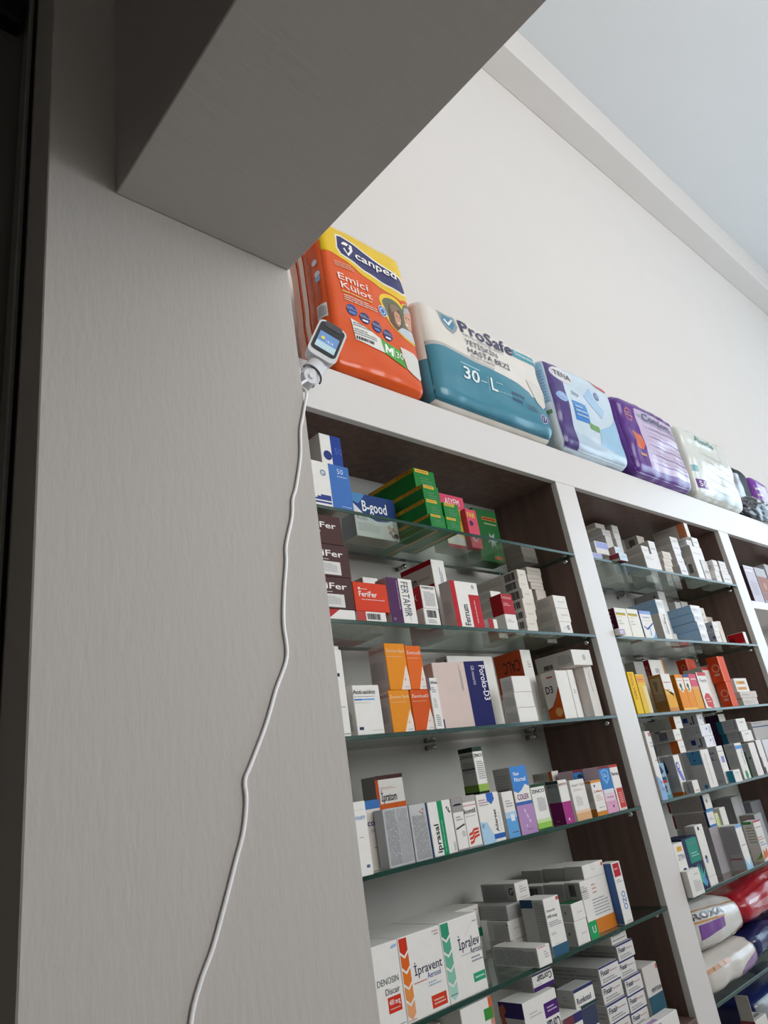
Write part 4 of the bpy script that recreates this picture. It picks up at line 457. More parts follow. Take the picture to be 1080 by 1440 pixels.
carton('white carton behind the blue-sided pair, lower, middle-bay second shelf',2.4684,2.519,1.14,1.22,.32,.5138,'d6d3d0',{},[('s','f',.15,.35,.8,.6,1,'b9b6b4',0),('s','l',.05,.25,.9,.8,3,'99948f',0)],g)
carton('white carton behind the blue-sided pair, upper, middle-bay second shelf',2.4694,2.521,1.14,1.232,.5138,.543,'d6d3d0',{'l':'b0aca8'},[('c','l',.82,.4,.14,'5a4a5a'),('c','l',.72,.35,.1,'a08a8a'),('s','l',.3,.2,.7,.3,1,'8a8688',0)],g)
carton('white carton hidden under the blue-sided pair, middle-bay second shelf',2.28,2.375,1.075,1.195,.32,.364,'d6d3d0',{},[],g)
carton('blue-sided carton, lower of the pair, middle-bay second shelf',2.2935,2.3479,1.075,1.1405,.364,.4548,'e2e4e6',{'l':'a2c8ea','t':'a2c8ea','b':'a2c8ea'},[('r','f',.05,.7,.85,.95,'f2f2f0'),('s','f',.1,.3,.7,.6,2,'b0b4b8',0),('r','l',0,0,1,.07,'3a5f94'),('s','l',.1,.3,.9,.8,2,'b8d4ee',0)],g)
carton('blue-sided carton, upper of the pair, middle-bay second shelf',2.3042,2.359,1.08,1.1848,.4548,.4835,'e2e4e6',{'l':'a2c8ea','t':'a2c8ea','b':'a2c8ea'},[('r','f',.05,.7,.85,.95,'f2f2f0'),('s','f',.1,.3,.7,.6,2,'b0b4b8',0),('r','l',0,0,1,.07,'3a5f94'),('s','l',.1,.3,.9,.8,2,'b8d4ee',0)],g)
carton('blue-sided carton in the stack of four, bottom, middle-bay second shelf',2.3952,2.4508,1.004,1.0938,.32,.3604,'e2e4e6',{'l':'a2c8ea','t':'a2c8ea','b':'a2c8ea'},[('r','f',.05,.7,.85,.95,'f2f2f0'),('s','f',.1,.3,.7,.6,2,'b0b4b8',0),('r','l',0,0,1,.07,'3a5f94'),('s','l',.1,.3,.9,.8,2,'b8d4ee',0)],g)
carton('blue-sided carton in the stack of four, second from bottom, middle-bay second shelf',2.404,2.4649,1.008,1.0979,.3604,.3904,'e2e4e6',{'l':'a2c8ea','t':'a2c8ea','b':'a2c8ea'},[('r','f',.05,.7,.85,.95,'f2f2f0'),('s','f',.1,.3,.7,.6,2,'b0b4b8',0),('r','l',0,0,1,.07,'3a5f94'),('s','l',.1,.3,.9,.8,2,'b8d4ee',0)],g)
carton('blue-sided carton in the stack of four, second from top, middle-bay second shelf',2.4058,2.4728,1.012,1.0992,.3904,.4205,'e2e4e6',{'l':'a2c8ea','t':'a2c8ea','b':'a2c8ea'},[('r','f',.05,.7,.85,.95,'f2f2f0'),('s','f',.1,.3,.7,.6,2,'b0b4b8',0),('r','l',0,0,1,.07,'3a5f94'),('s','l',.1,.3,.9,.8,2,'b8d4ee',0)],g)
carton('blue-sided carton in the stack of four, top, middle-bay second shelf',2.4113,2.4853,1.016,1.1021,.4205,.4509,'e2e4e6',{'l':'a2c8ea','t':'a2c8ea','b':'a2c8ea'},[('r','f',.05,.7,.85,.95,'f2f2f0'),('s','f',.1,.3,.7,.6,2,'b0b4b8',0),('r','l',0,0,1,.07,'3a5f94'),('s','l',.1,.3,.9,.8,2,'b8d4ee',0)],g)
carton('pale carton tucked right of the blue stack, middle-bay second shelf',2.566,2.5971,1.05,1.11,.32,.46,'d8d2c8',{},[('s','f',.2,.6,.6,.9,2,'a8a29a',0)],g)
carton('small white carton at the back, left of the pair, middle-bay second shelf',2.6049,2.6507,1.15,1.21,.32,.5146,'d6d3d0',{},[('s','f',.2,.5,.8,.6,1,'8a8a8a',0),('s','l',.2,.3,.8,.8,2,'6b6b70',0)],g)
carton('small white carton at the back, right of the pair, middle-bay second shelf',2.658,2.7147,1.15,1.21,.32,.5196,'d6d3d0',{},[('s','f',.2,.5,.8,.6,1,'b08a5a',0),('s','l',.2,.3,.8,.8,2,'6b6b70',0)],g)
carton('white carton with grey spotted side, lower, middle-bay second shelf',2.526,2.5668,1.01,1.045,.32,.361,'e6e2dc',{'l':'b0b0b8'},[('c','l',.8,.5,.14,'5a5f80'),('s','l',.2,.2,.6,.8,3,'8a8a98',0),('s','f',.2,.4,.8,.6,1,'c0bcb4',0)],g)
carton('white carton with grey spotted side, upper, middle-bay second shelf',2.5292,2.5725,1.01,1.045,.361,.3966,'e6e2dc',{'l':'b0b0b8'},[('c','l',.8,.5,.14,'5a5f80'),('s','l',.2,.2,.6,.8,3,'8a8a98',0),('s','f',.2,.4,.8,.6,1,'c0bcb4',0)],g)
carton('tall pale carton right of the spotted pair, middle-bay second shelf',2.5818,2.6147,1.014,1.049,.32,.4016,'dbcfc4',{},[('s','f',.6,.6,.9,.9,2,'b8a8a0',0)],g)
carton('cream carton behind the spotted pair, middle-bay second shelf',2.7686,2.8216,1.12,1.17,.32,.4566,'cfc4b8',{},[('s','f',.2,.85,.8,.9,1,'a59a90',0)],g)
carton('red carton lying alone at the right end, middle-bay second shelf',2.7549,2.7808,1.003,1.0632,.32,.3658,'e6e2dc',{'l':'b8121e','t':'b8242e'},[('r','l',0,.08,1,.16,'e0b8b4'),('t','l',.05,.3,.38,'PABU','2a1418',0,.35,1)],g)
# cartons: middle-bay third shelf
g = 'cartons on the middle-bay third shelf'
carton('yellow carton with red vertical letters at the left upright, middle-bay third shelf',1.845,1.8808,1.003,1.053,.105,.2199,'e6be0a',{},[('t','f',.25,.95,.35,'DOLVEN','c4641c',270,.6,1)],g)
carton('yellow carton paling to cream, second from the left upright, middle-bay third shelf',1.8846,1.9316,1.003,1.053,.105,.2133,'e0b83a',{},[('r','f',0,.78,1,.95,'e89a30'),('r','f',.55,0,1,.7,'e6cf90'),('s','f',.2,.82,.8,.9,1,'b8542a',0)],g)
carton('white carton with orange end and red side at the back, middle-bay third shelf',2.1968,2.2892,1.11,1.156,.105,.2822,'e6e2dc',{'l':'9a2430'},[('r','f',.9,0,1,1,'d88a3a'),('s','f',.3,.3,.7,.9,3,'b0a8a4',0),('s','l',.1,.1,.95,.9,6,'d0807a',90)],g)
carton('grey carton left of the red-sided carton at the back, middle-bay third shelf',2.118,2.178,1.12,1.155,.105,.2782,'a8a49e',{},[],g)
carton('brown-orange carton with white and amber front, middle-bay third shelf',2.0322,2.0876,1.003,1.0466,.105,.2137,'e6e2dc',{'l':'b07a34'},[('r','f',0,0,1,.1,'c8803a'),('r','f',0,.1,1,.45,'e0a428'),('p','f',[(0,.45),(1,.45),(1,.35),(.5,.55),(0,.6)],'e6b84a'),('s','f',.1,.74,.9,.8,1,'d0503a',0),('s','f',.1,.5,.8,.6,2,'d8a060',0),('r','l',.15,.3,.85,.92,'bfa98a'),('p','l',[(.3,.85),(.6,.8),(.5,.55),(.38,.55)],'8a7a68'),('s','l',.15,.1,.85,.5,6,'6a4a2a',0)],g)
carton('amber carton with white crest, left one of the pair, middle-bay third shelf',2.117,2.1666,1.003,1.038,.105,.2113,'e48a0a',{'l':'c07018'},[('p','f',[(.05,.9),(.95,.9),(.9,.6),(.5,.48),(.1,.62)],'e8e0d6'),('c','f',.45,.68,.07,'2a5a6a'),('c','f',.5,.58,.05,'2a8a6a'),('s','f',.1,.8,.8,.85,1,'8a90a0',0),('r','f',0,0,1,.06,'f0c060')],g)
carton('amber carton with white crest and navy rim, right one of the pair, middle-bay third shelf',2.1666,2.21,1.003,1.048,.105,.2111,'e48a0a',{'l':'c07018'},[('p','f',[(.05,.9),(.95,.9),(.9,.6),(.5,.48),(.1,.62)],'e8e0d6'),('c','f',.45,.68,.07,'2a5a6a'),('c','f',.5,.58,.05,'2a8a6a'),('s','f',.1,.8,.8,.85,1,'8a90a0',0),('r','f',0,0,1,.06,'f0c060'),('r','f',0,.92,1,1,'2a4a8a')],g)
carton('amber carton with pink top beside the crest pair, middle-bay third shelf',2.2104,2.2583,1.003,1.048,.105,.2127,'e09a28',{},[('r','f',0,.62,1,1,'d0506a'),('r','f',0,.56,1,.64,'d8a070'),('s','f',.15,.8,.85,.9,1,'f0c8c8',0)],g)
carton('white carton with red heart foot, left of the orange stack, middle-bay third shelf',2.2659,2.3307,1.003,1.038,.105,.2175,'e6e2dc',{'l':'9a2430'},[('r','f',.1,.9,1,1,'c04a4a'),('t','f',.2,.72,.1,'Ferit','55555a',0,.7,0),('p','f',[(.25,.05),(.9,0),(.95,.25),(.75,.4),(.4,.42),(.15,.3)],'c83a40'),('s','f',.3,.15,.8,.3,2,'e8b0a8',0)],g)
carton('red-orange carton, lower of the front pair, middle-bay third shelf',2.4689,2.5156,1.005,1.04,.105,.1865,'d64a1a',{'l':'cc4016'},[('r','f',0,0,.2,1,'e06a3c'),('c','l',.6,.55,.16,'d88a78'),('c','l',.6,.55,.11,'cc4016'),('s','l',.35,.2,.8,.4,1,'d88a78',0)],g)
carton('red-orange carton, upper of the front pair, middle-bay third shelf',2.4641,2.5185,1.005,1.044,.1865,.2718,'d64a1a',{'l':'cc4016'},[('r','f',0,0,.2,1,'e06a3c'),('c','l',.6,.55,.16,'d88a78'),('c','l',.6,.55,.11,'cc4016'),('s','l',.35,.2,.8,.4,1,'d88a78',0)],g)
carton('white carton hidden under the rear red-orange carton, middle-bay third shelf',2.4689,2.5389,1.115,1.225,.105,.23,'d6d3d0',{},[],g)
carton('red-orange carton lying behind the front pair, middle-bay third shelf',2.4689,2.5389,1.115,1.1503,.23,.2877,'d64a1a',{'l':'cc4016'},[('r','f',0,0,.2,1,'e06a3c'),('c','l',.6,.55,.16,'d88a78'),('c','l',.6,.55,.11,'cc4016'),('s','l',.35,.2,.8,.4,1,'d88a78',0)],g)
carton('white carton with red rim between amber cartons and orange stack, middle-bay third shelf',2.4161,2.4689,1.045,1.1124,.105,.2431,'e6e2dc',{'l':'c4bcb4'},[('r','f',0,.93,1,1,'b8424a')],g)
carton('pale carton in narrow stack right of the orange ones, bottom, middle-bay third shelf',2.5186,2.5606,1.03,1.11,.105,.1382,'dcd8ce',{},[('s','f',.2,.4,.8,.6,1,'b8b2a8',0)],g)
carton('pale carton in narrow stack right of the orange ones, second from bottom, middle-bay third shelf',2.5186,2.5606,1.034,1.114,.1382,.1778,'dcd8ce',{},[('s','f',.2,.4,.8,.6,1,'b8b2a8',0)],g)
carton('pale carton in narrow stack right of the orange ones, second from top, middle-bay third shelf',2.5195,2.5606,1.038,1.114,.1778,.2169,'dcd8ce',{},[('s','f',.2,.4,.8,.6,1,'b8b2a8',0)],g)
carton('pale carton in narrow stack right of the orange ones, top, middle-bay third shelf',2.5186,2.5606,1.042,1.114,.2169,.2562,'dcd8ce',{},[('s','f',.2,.4,.8,.6,1,'b8b2a8',0)],g)
carton('pale carton at the right end, lower of the plain pair, middle-bay third shelf',2.5991,2.7278,1.02,1.1,.105,.132,'cfc4bc',{},[('s','f',.1,.3,.6,.7,3,'9a8f8a',0),('r','f',.72,.05,.74,.95,'b0a69e')],g)
carton('pale carton at the right end, upper of the plain pair, middle-bay third shelf',2.5945,2.7371,1.02,1.1,.132,.1541,'cfc4bc',{},[('s','f',.1,.3,.6,.7,3,'9a8f8a',0),('r','f',.72,.05,.74,.95,'b0a69e')],g)
carton('white carton with orange printed panels on the plain pair, middle-bay third shelf',2.6062,2.7139,1.03,1.09,.1541,.2017,'e6e2dc',{},[('r','f',.1,.15,.8,.35,'d0904a'),('r','f',.1,.55,.8,.8,'d8a04a'),('s','f',.3,.6,.7,.75,1,'4a3a5a',0)],g)
# cartons: middle-bay fourth shelf
g = 'cartons on the middle-bay fourth shelf'
carton('slim pale blue carton at the left upright, middle-bay fourth shelf',1.836,1.8638,.995,1.035,-.113,.0595,'e6e2dc',{},[('r','f',.5,.92,.95,.98,'c87a8a'),('s','f',.5,.75,.9,.85,2,'6a9ac8',0),('p','f',[(0,0),(1,0),(1,.1),(.6,.3),(0,.35)],'8ab0dc'),('s','f',.6,.55,.95,.58,1,'55555a',0),('s','f',.4,.1,.9,.3,2,'6a80b8',0)],g)
carton('slim carton with blue drop mark behind the pale blue one, middle-bay fourth shelf',1.885,1.9378,1.02,1.05,-.113,-.0244,'8fb0c0',{},[('p','f',[(.3,.75),(.55,.95),(.8,.75),(.55,.68)],'26386a'),('r','f',.1,.5,.9,.6,'35506a'),('r','f',.3,.42,.9,.5,'b02a3a'),('c','f',.6,.3,.06,'4a4a58'),('c','f',.6,.2,.05,'5a5a60'),('r','f',0,0,1,.08,'5a9aa8')],g)
carton('white carton with blue ring and orange foot, grey drop side, middle-bay fourth shelf',1.9686,2.0023,1.003,1.0464,-.113,-.0102,'e6e2dc',{'l':'b4b2b4'},[('c','f',.35,.72,.1,'3a44a0'),('c','f',.4,.72,.065,'c8ccdc'),('p','f',[(0,.64),(.6,.6),(.9,.35),(.5,.32)],'6a74c0'),('r','f',0,0,1,.07,'cf7a2c'),('r','l',.3,0,1,.08,'c06a24'),('p','l',[(.18,.6),(.28,.95),(.42,.6),(.3,.54)],'26386a'),('s','l',.35,.2,.95,.5,5,'88888c',0)],g)
carton('tall cream carton with blue gradient side, middle-bay fourth shelf',2.137,2.1896,1.003,1.0632,-.113,-.0082,'e6e2dc',{'l':'b9b8b8'},[('p','l',[(.35,.62),(.95,.62),(.95,.98),(.25,.98)],'4a86b0'),('t','l',.55,.95,.1,'L.L','26408a',270,.3,1),('s','l',0,.3,.35,.95,9,'77777a',0),('s','f',.3,.1,.6,.9,1,'d8c8b8',90),('c','l',.8,.05,.05,'3a7ab8')],g)
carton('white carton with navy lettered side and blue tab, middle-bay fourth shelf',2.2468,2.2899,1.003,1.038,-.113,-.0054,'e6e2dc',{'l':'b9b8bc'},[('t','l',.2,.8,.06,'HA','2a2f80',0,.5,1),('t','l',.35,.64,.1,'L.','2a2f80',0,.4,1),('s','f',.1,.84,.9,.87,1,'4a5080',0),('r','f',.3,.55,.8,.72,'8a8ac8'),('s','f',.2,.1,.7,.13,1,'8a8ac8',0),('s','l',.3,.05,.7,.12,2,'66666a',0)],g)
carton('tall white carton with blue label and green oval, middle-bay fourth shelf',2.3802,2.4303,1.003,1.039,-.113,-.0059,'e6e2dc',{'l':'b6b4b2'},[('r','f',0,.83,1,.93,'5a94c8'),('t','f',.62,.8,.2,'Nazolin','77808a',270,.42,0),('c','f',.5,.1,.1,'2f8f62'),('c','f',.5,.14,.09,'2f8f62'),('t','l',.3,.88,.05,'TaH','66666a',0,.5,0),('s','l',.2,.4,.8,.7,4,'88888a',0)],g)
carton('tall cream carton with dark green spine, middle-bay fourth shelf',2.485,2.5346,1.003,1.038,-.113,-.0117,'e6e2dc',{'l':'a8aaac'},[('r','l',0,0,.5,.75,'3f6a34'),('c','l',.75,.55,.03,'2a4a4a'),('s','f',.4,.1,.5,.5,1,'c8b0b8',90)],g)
carton('tall cream carton with maroon edge near the right end, middle-bay fourth shelf',2.5493,2.5924,1.003,1.038,-.113,-.0076,'e6e2dc',{'l':'9a8a94'},[('r','f',0,0,.12,.5,'7a4a6a'),('r','f',0,0,.3,.2,'3a2a30')],g)
carton('white carton with green oval cut by the picture edge, middle-bay fourth shelf',2.6019,2.6704,1.003,1.053,-.113,-.0089,'d4d2d6',{},[('c','f',.5,.4,.12,'5a8a4a'),('c','f',.4,.2,.08,'3a4a8a')],g)
carton('small white carton in front of the blue gradient side, middle-bay fourth shelf',1.9777,2.0123,.975,1.002,-.113,-.0806,'e6e2dc',{'l':'aaa8a6'},[('s','f',.2,.1,.8,.3,1,'b88a7a',0),('s','l',.3,.1,.6,.8,1,'55555a',90)],g)
carton('small white carton with teal side at the front edge, middle-bay fourth shelf',2.2586,2.3086,.98,1.002,-.113,-.0783,'e6e2dc',{'l':'2f8aa4'},[('s','f',.2,.7,.7,.8,1,'8a8a8c',0)],g)
carton('grey carton hidden under the orange-banded stack, middle-bay fourth shelf',2.04,2.1,1.085,1.215,-.113,-.0087,'d6d3d0',{},[],g)
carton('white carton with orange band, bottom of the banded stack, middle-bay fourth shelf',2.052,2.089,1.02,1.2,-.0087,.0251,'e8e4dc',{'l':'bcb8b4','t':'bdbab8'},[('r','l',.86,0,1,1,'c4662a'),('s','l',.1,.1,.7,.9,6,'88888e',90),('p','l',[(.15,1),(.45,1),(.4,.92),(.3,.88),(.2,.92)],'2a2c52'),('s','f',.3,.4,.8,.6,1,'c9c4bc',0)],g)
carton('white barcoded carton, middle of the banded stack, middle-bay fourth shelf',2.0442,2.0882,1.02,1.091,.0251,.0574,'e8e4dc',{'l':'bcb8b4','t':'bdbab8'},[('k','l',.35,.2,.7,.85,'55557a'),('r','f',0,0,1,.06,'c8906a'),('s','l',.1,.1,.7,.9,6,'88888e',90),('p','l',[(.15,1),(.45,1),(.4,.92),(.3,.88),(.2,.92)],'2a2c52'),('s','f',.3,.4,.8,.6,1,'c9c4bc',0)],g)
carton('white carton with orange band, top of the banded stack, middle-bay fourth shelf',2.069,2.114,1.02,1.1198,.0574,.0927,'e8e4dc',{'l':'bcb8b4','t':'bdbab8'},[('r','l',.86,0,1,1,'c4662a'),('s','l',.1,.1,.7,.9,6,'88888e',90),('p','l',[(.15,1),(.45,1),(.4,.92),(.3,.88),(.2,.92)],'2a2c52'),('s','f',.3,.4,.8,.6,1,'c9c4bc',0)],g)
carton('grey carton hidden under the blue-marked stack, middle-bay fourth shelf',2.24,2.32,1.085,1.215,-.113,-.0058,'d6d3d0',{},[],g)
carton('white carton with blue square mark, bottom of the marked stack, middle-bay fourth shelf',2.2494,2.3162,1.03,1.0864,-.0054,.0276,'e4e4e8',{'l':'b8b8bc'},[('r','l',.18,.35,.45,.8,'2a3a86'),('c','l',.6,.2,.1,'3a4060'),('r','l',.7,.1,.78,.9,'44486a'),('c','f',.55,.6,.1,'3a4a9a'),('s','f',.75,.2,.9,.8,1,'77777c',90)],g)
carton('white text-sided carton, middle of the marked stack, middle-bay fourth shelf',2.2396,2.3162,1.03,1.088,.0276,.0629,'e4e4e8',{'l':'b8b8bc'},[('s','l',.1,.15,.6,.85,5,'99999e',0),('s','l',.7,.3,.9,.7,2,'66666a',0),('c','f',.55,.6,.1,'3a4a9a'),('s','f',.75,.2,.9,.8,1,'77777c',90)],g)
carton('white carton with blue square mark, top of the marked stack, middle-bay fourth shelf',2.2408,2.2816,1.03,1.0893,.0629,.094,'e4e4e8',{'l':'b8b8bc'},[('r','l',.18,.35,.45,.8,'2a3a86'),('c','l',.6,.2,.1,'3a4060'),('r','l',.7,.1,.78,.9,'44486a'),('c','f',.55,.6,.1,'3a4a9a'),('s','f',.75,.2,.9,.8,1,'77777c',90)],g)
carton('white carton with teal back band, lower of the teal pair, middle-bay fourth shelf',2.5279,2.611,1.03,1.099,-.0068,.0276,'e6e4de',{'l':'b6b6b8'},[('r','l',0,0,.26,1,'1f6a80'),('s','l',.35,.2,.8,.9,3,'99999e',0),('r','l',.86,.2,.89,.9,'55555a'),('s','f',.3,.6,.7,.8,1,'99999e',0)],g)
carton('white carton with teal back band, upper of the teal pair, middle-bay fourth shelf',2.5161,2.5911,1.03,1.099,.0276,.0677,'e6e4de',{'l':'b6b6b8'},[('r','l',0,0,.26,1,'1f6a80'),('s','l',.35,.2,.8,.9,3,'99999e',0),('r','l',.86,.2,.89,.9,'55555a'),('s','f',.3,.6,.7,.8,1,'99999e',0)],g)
carton('white carton with deep purple side at the back, middle-bay fourth shelf',2.5553,2.6053,1.1,1.1507,-.113,.094,'e6e2dc',{'l':'3f2244'},[],g)
carton('grey carton with dark letters and navy band at the right end, middle-bay fourth shelf',2.63,2.8002,1.03,1.059,-.0089,.0518,'b0aaa6',{},[('t','f',.05,.9,.035,'Nasonex','4a4a50',0,.5,1),('s','f',.1,.82,.8,.86,2,'7a7a80',0),('r','f',0,.68,1,.74,'2f3f6a')],g)
carton('brownish carton between the teal pair and the grey carton, middle-bay fourth shelf',2.6607,2.7107,1.06,1.11,-.113,.0549,'a8958e',{},[],g)
# cartons: middle-bay fifth shelf; left faces lightened to offset weak side light
g = 'cartons on the middle-bay fifth shelf'
carton('white carton with orange label and navy oval at the left upright, middle-bay fifth shelf',1.838,1.8881,1.004,1.044,-.337,-.2166,'e6e2dc',{},[('r','f',.3,.84,.8,.93,'e0a030'),('t','f',.2,.68,.1,'ZTIN','77808a',0,.7,0),('c','f',.6,.28,.15,'26386a'),('c','f',.6,.4,.12,'26386a'),('s','f',.45,.2,.75,.4,3,'a8b8d0',0)],g)
carton('low white carton with grey print at the front edge, middle-bay fifth shelf',1.836,1.9012,.985,1.003,-.337,-.2783,'e6e2dc',{},[('s','f',.3,.15,.9,.6,5,'99999e',0),('s','f',.5,.75,.8,.85,1,'c8b890',0)],g)
carton('navy glove carton with teal panel and printed hand, middle-bay fifth shelf',1.8891,1.972,1.005,1.065,-.337,-.2119,'262c4a',{},[('r','f',.25,.52,.98,.97,'2f8a78'),('s','f',.4,.82,.85,.92,1,'1f5a50',0),('s','f',.4,.62,.9,.72,2,'7ac0b0',0),('p','f',[(.45,.38),(.6,.48),(.55,.3),(.72,.5),(.68,.28),(.84,.45),(.78,.25),(.98,.36),(.85,.12),(.8,.05),(.6,.15)],'4ab0a0'),('p','f',[(.7,.2),(.85,.25),(.98,.1),(.85,.02)],'5a90d0')],g)
carton('tall slim white carton with dark round marks, middle-bay fifth shelf',1.9745,2.0204,1.003,1.033,-.337,-.1912,'e6e2dc',{},[('c','f',.4,.94,.035,'2a3040'),('c','f',.4,.45,.045,'2a3450'),('c','f',.4,.41,.05,'8a98b8'),('c','f',.4,.46,.03,'2a3450'),('r','f',0,.15,1,.155,'a8a49c')],g)
carton('white carton with pale blue foot and grey printed side, middle-bay fifth shelf',2.2107,2.253,1.003,1.0465,-.337,-.2218,'e6e2dc',{'l':'b8b4b8'},[('r','f',0,.93,1,1,'7aa8dc'),('s','f',.2,.5,.8,.56,1,'8a88b8',0),('p','f',[(0,0),(1,0),(1,.25),(.5,.05),(0,.3)],'9ac8e4'),('s','l',.1,.35,.9,.95,10,'77747c',0),('r','l',.05,.22,.85,.26,'a86a6a')],g)
carton('grey printed carton standing behind the pale blue footed one, middle-bay fifth shelf',2.2107,2.253,1.0485,1.1215,-.337,-.2218,'e6e2dc',{'l':'b8b4b8'},[('s','l',.1,.35,.9,.95,10,'77747c',0),('r','l',.05,.22,.85,.26,'a86a6a')],g)
carton('white carton with red rim, coloured print and orange patch, middle-bay fifth shelf',2.3385,2.3894,1.003,1.038,-.337,-.2275,'e6e2dc',{'l':'d6d2cc','f':'dedad6'},[('r','l',0,.93,.8,1,'3a8a4a'),('s','l',.2,.45,.9,.88,4,'8a8a70',0),('p','l',[(.2,.02),(.9,.1),(.95,.25),(.6,.12)],'8ab04a'),('r','f',0,.96,1,1,'c03a4a'),('s','f',.1,.8,.9,.86,1,'c86a60',0),('s','f',0,.5,.9,.62,2,'c86a60',0),('s','f',.1,.36,.9,.48,2,'6a80b8',0),('p','f',[(0,.05),(.2,.3),(.4,.2),(.7,.32),(.8,.1)],'d0704a')],g)
carton('pinkish carton hidden under the blue-edged carton, middle-bay fifth shelf',2.15,2.206,1.05,1.15,-.337,-.217,'a8a2a6',{},[],g)
carton('white carton with blue rims and long brown side, lower, middle-bay fifth shelf',2.1609,2.2054,1.05,1.1578,-.217,-.1737,'e6e2dc',{'l':'bcaeaa'},[('r','f',0,0,1,.13,'3a7ab8'),('r','f',0,.9,1,1,'4a8ac8'),('r','l',.93,0,1,1,'2a4a78'),('s','f',.2,.4,.8,.6,2,'8a9ab0',0),('s','l',.1,.1,.9,.9,8,'8a7d7d',90),('r','l',0,.1,.06,.9,'8a3a3a')],g)
carton('white carton with blue rims and long brown side, upper, middle-bay fifth shelf',2.1664,2.2127,1.05,1.1664,-.1737,-.1308,'e6e2dc',{'l':'bcaeaa'},[('r','f',0,0,1,.1,'3a7ab8'),('r','l',.93,0,1,1,'2a4a78'),('c','f',.4,.6,.12,'8a8a90'),('s','l',.1,.1,.9,.9,8,'8a7d7d',90),('r','l',0,.1,.06,.9,'8a3a3a')],g)
carton('narrow yellow-green carton beside the blue-rimmed pair, middle-bay fifth shelf',2.2299,2.2526,1.06,1.09,-.2218,-.1869,'d8d8a8',{},[('r','f',.5,0,1,.6,'b8c878')],g)
carton('small white carton with orange foot and pink letters, middle-bay fifth shelf',2.2697,2.3084,1.06,1.09,-.337,-.177,'e6e2dc',{},[('r','f',0,0,1,.15,'d07a5a'),('s','f',.1,.4,.8,.5,1,'d08a90',0)],g)
carton('large grey carton at the back with a pale end, middle-bay fifth shelf',2.5681,2.6481,1.15,1.2069,-.337,-.1718,'a8a8aa',{'l':'8c888c'},[('r','f',0,0,.6,1,'b8bab8')],g)
carton('flat pale carton lying behind the red-rimmed carton, middle-bay fifth shelf',2.5893,2.6493,1.1,1.149,-.337,-.2315,'b0b4b4',{'l':'a89a96'},[],g)
carton('wide grey carton with navy spine at the back right, middle-bay fifth shelf',2.745,2.847,1.17,1.22,-.337,-.2061,'8f9096',{},[('r','f',0,0,.06,1,'2a3450')],g)
# cartons: right-bay white shelf
g = 'cartons on the right-bay white shelf'
carton('glossy lilac grey carton, first beside the upright, right-bay white shelf',3.0121,3.116,1.01,1.07,.497,.6554,'c4c0cc',{'l':'4a3540'},[('r','f',.1,.85,.8,.9,'e4e4ea'),('s','f',.15,.2,.8,.6,6,'9a94a4',0),('r','f',0,.95,1,1,'d8d8de')],g)
carton('glossy carton with brown portrait print, second beside the upright, right-bay white shelf',3.1256,3.2395,1.01,1.07,.497,.6573,'a8a0a8',{},[('r','f',0,.78,1,1,'b8b8c0'),('r','f',.05,.1,.95,.75,'9a6a5a'),('c','f',.5,.5,.1,'b88a74'),('s','f',.1,.15,.9,.35,2,'6a4a48',0)],g)
carton('pale carton lying behind the brown print carton, right-bay white shelf',3.5508,3.7036,1.1,1.16,.497,.7467,'c8c8cc',{},[],g)
# cartons: middle-bay bottom shelf
g = 'cartons on the middle-bay bottom shelf'
carton('white carton with raised flap and pink letters, middle-bay bottom shelf',2.0326,2.1031,1.02,1.0588,-.785,-.65,'e6e2dc',{'l':'b8b2ae','t':'d4d0ca'},[('r','l',0,.86,1,1,'9a4a50'),('t','l',.45,.62,.16,'OKSI','3a3a40',270,.4,1),('t','f',.4,.62,.1,'Soft','b07a7a',0,.3,0),('t','f',.45,.5,.14,'BABY','c06a70',0,.45,1),('r','t',.3,.3,.9,.6,'8a8a88')],g)
carton('white carton with maroon rim left of the raised flap carton, middle-bay bottom shelf',1.9768,2.0226,1.04,1.075,-.785,-.665,'e6e2dc',{'l':'b8b2ae'},[('r','l',0,.86,1,1,'9a4a50'),('t','l',.5,.62,.16,'OKSI','3a3a40',270,.4,1)],g)
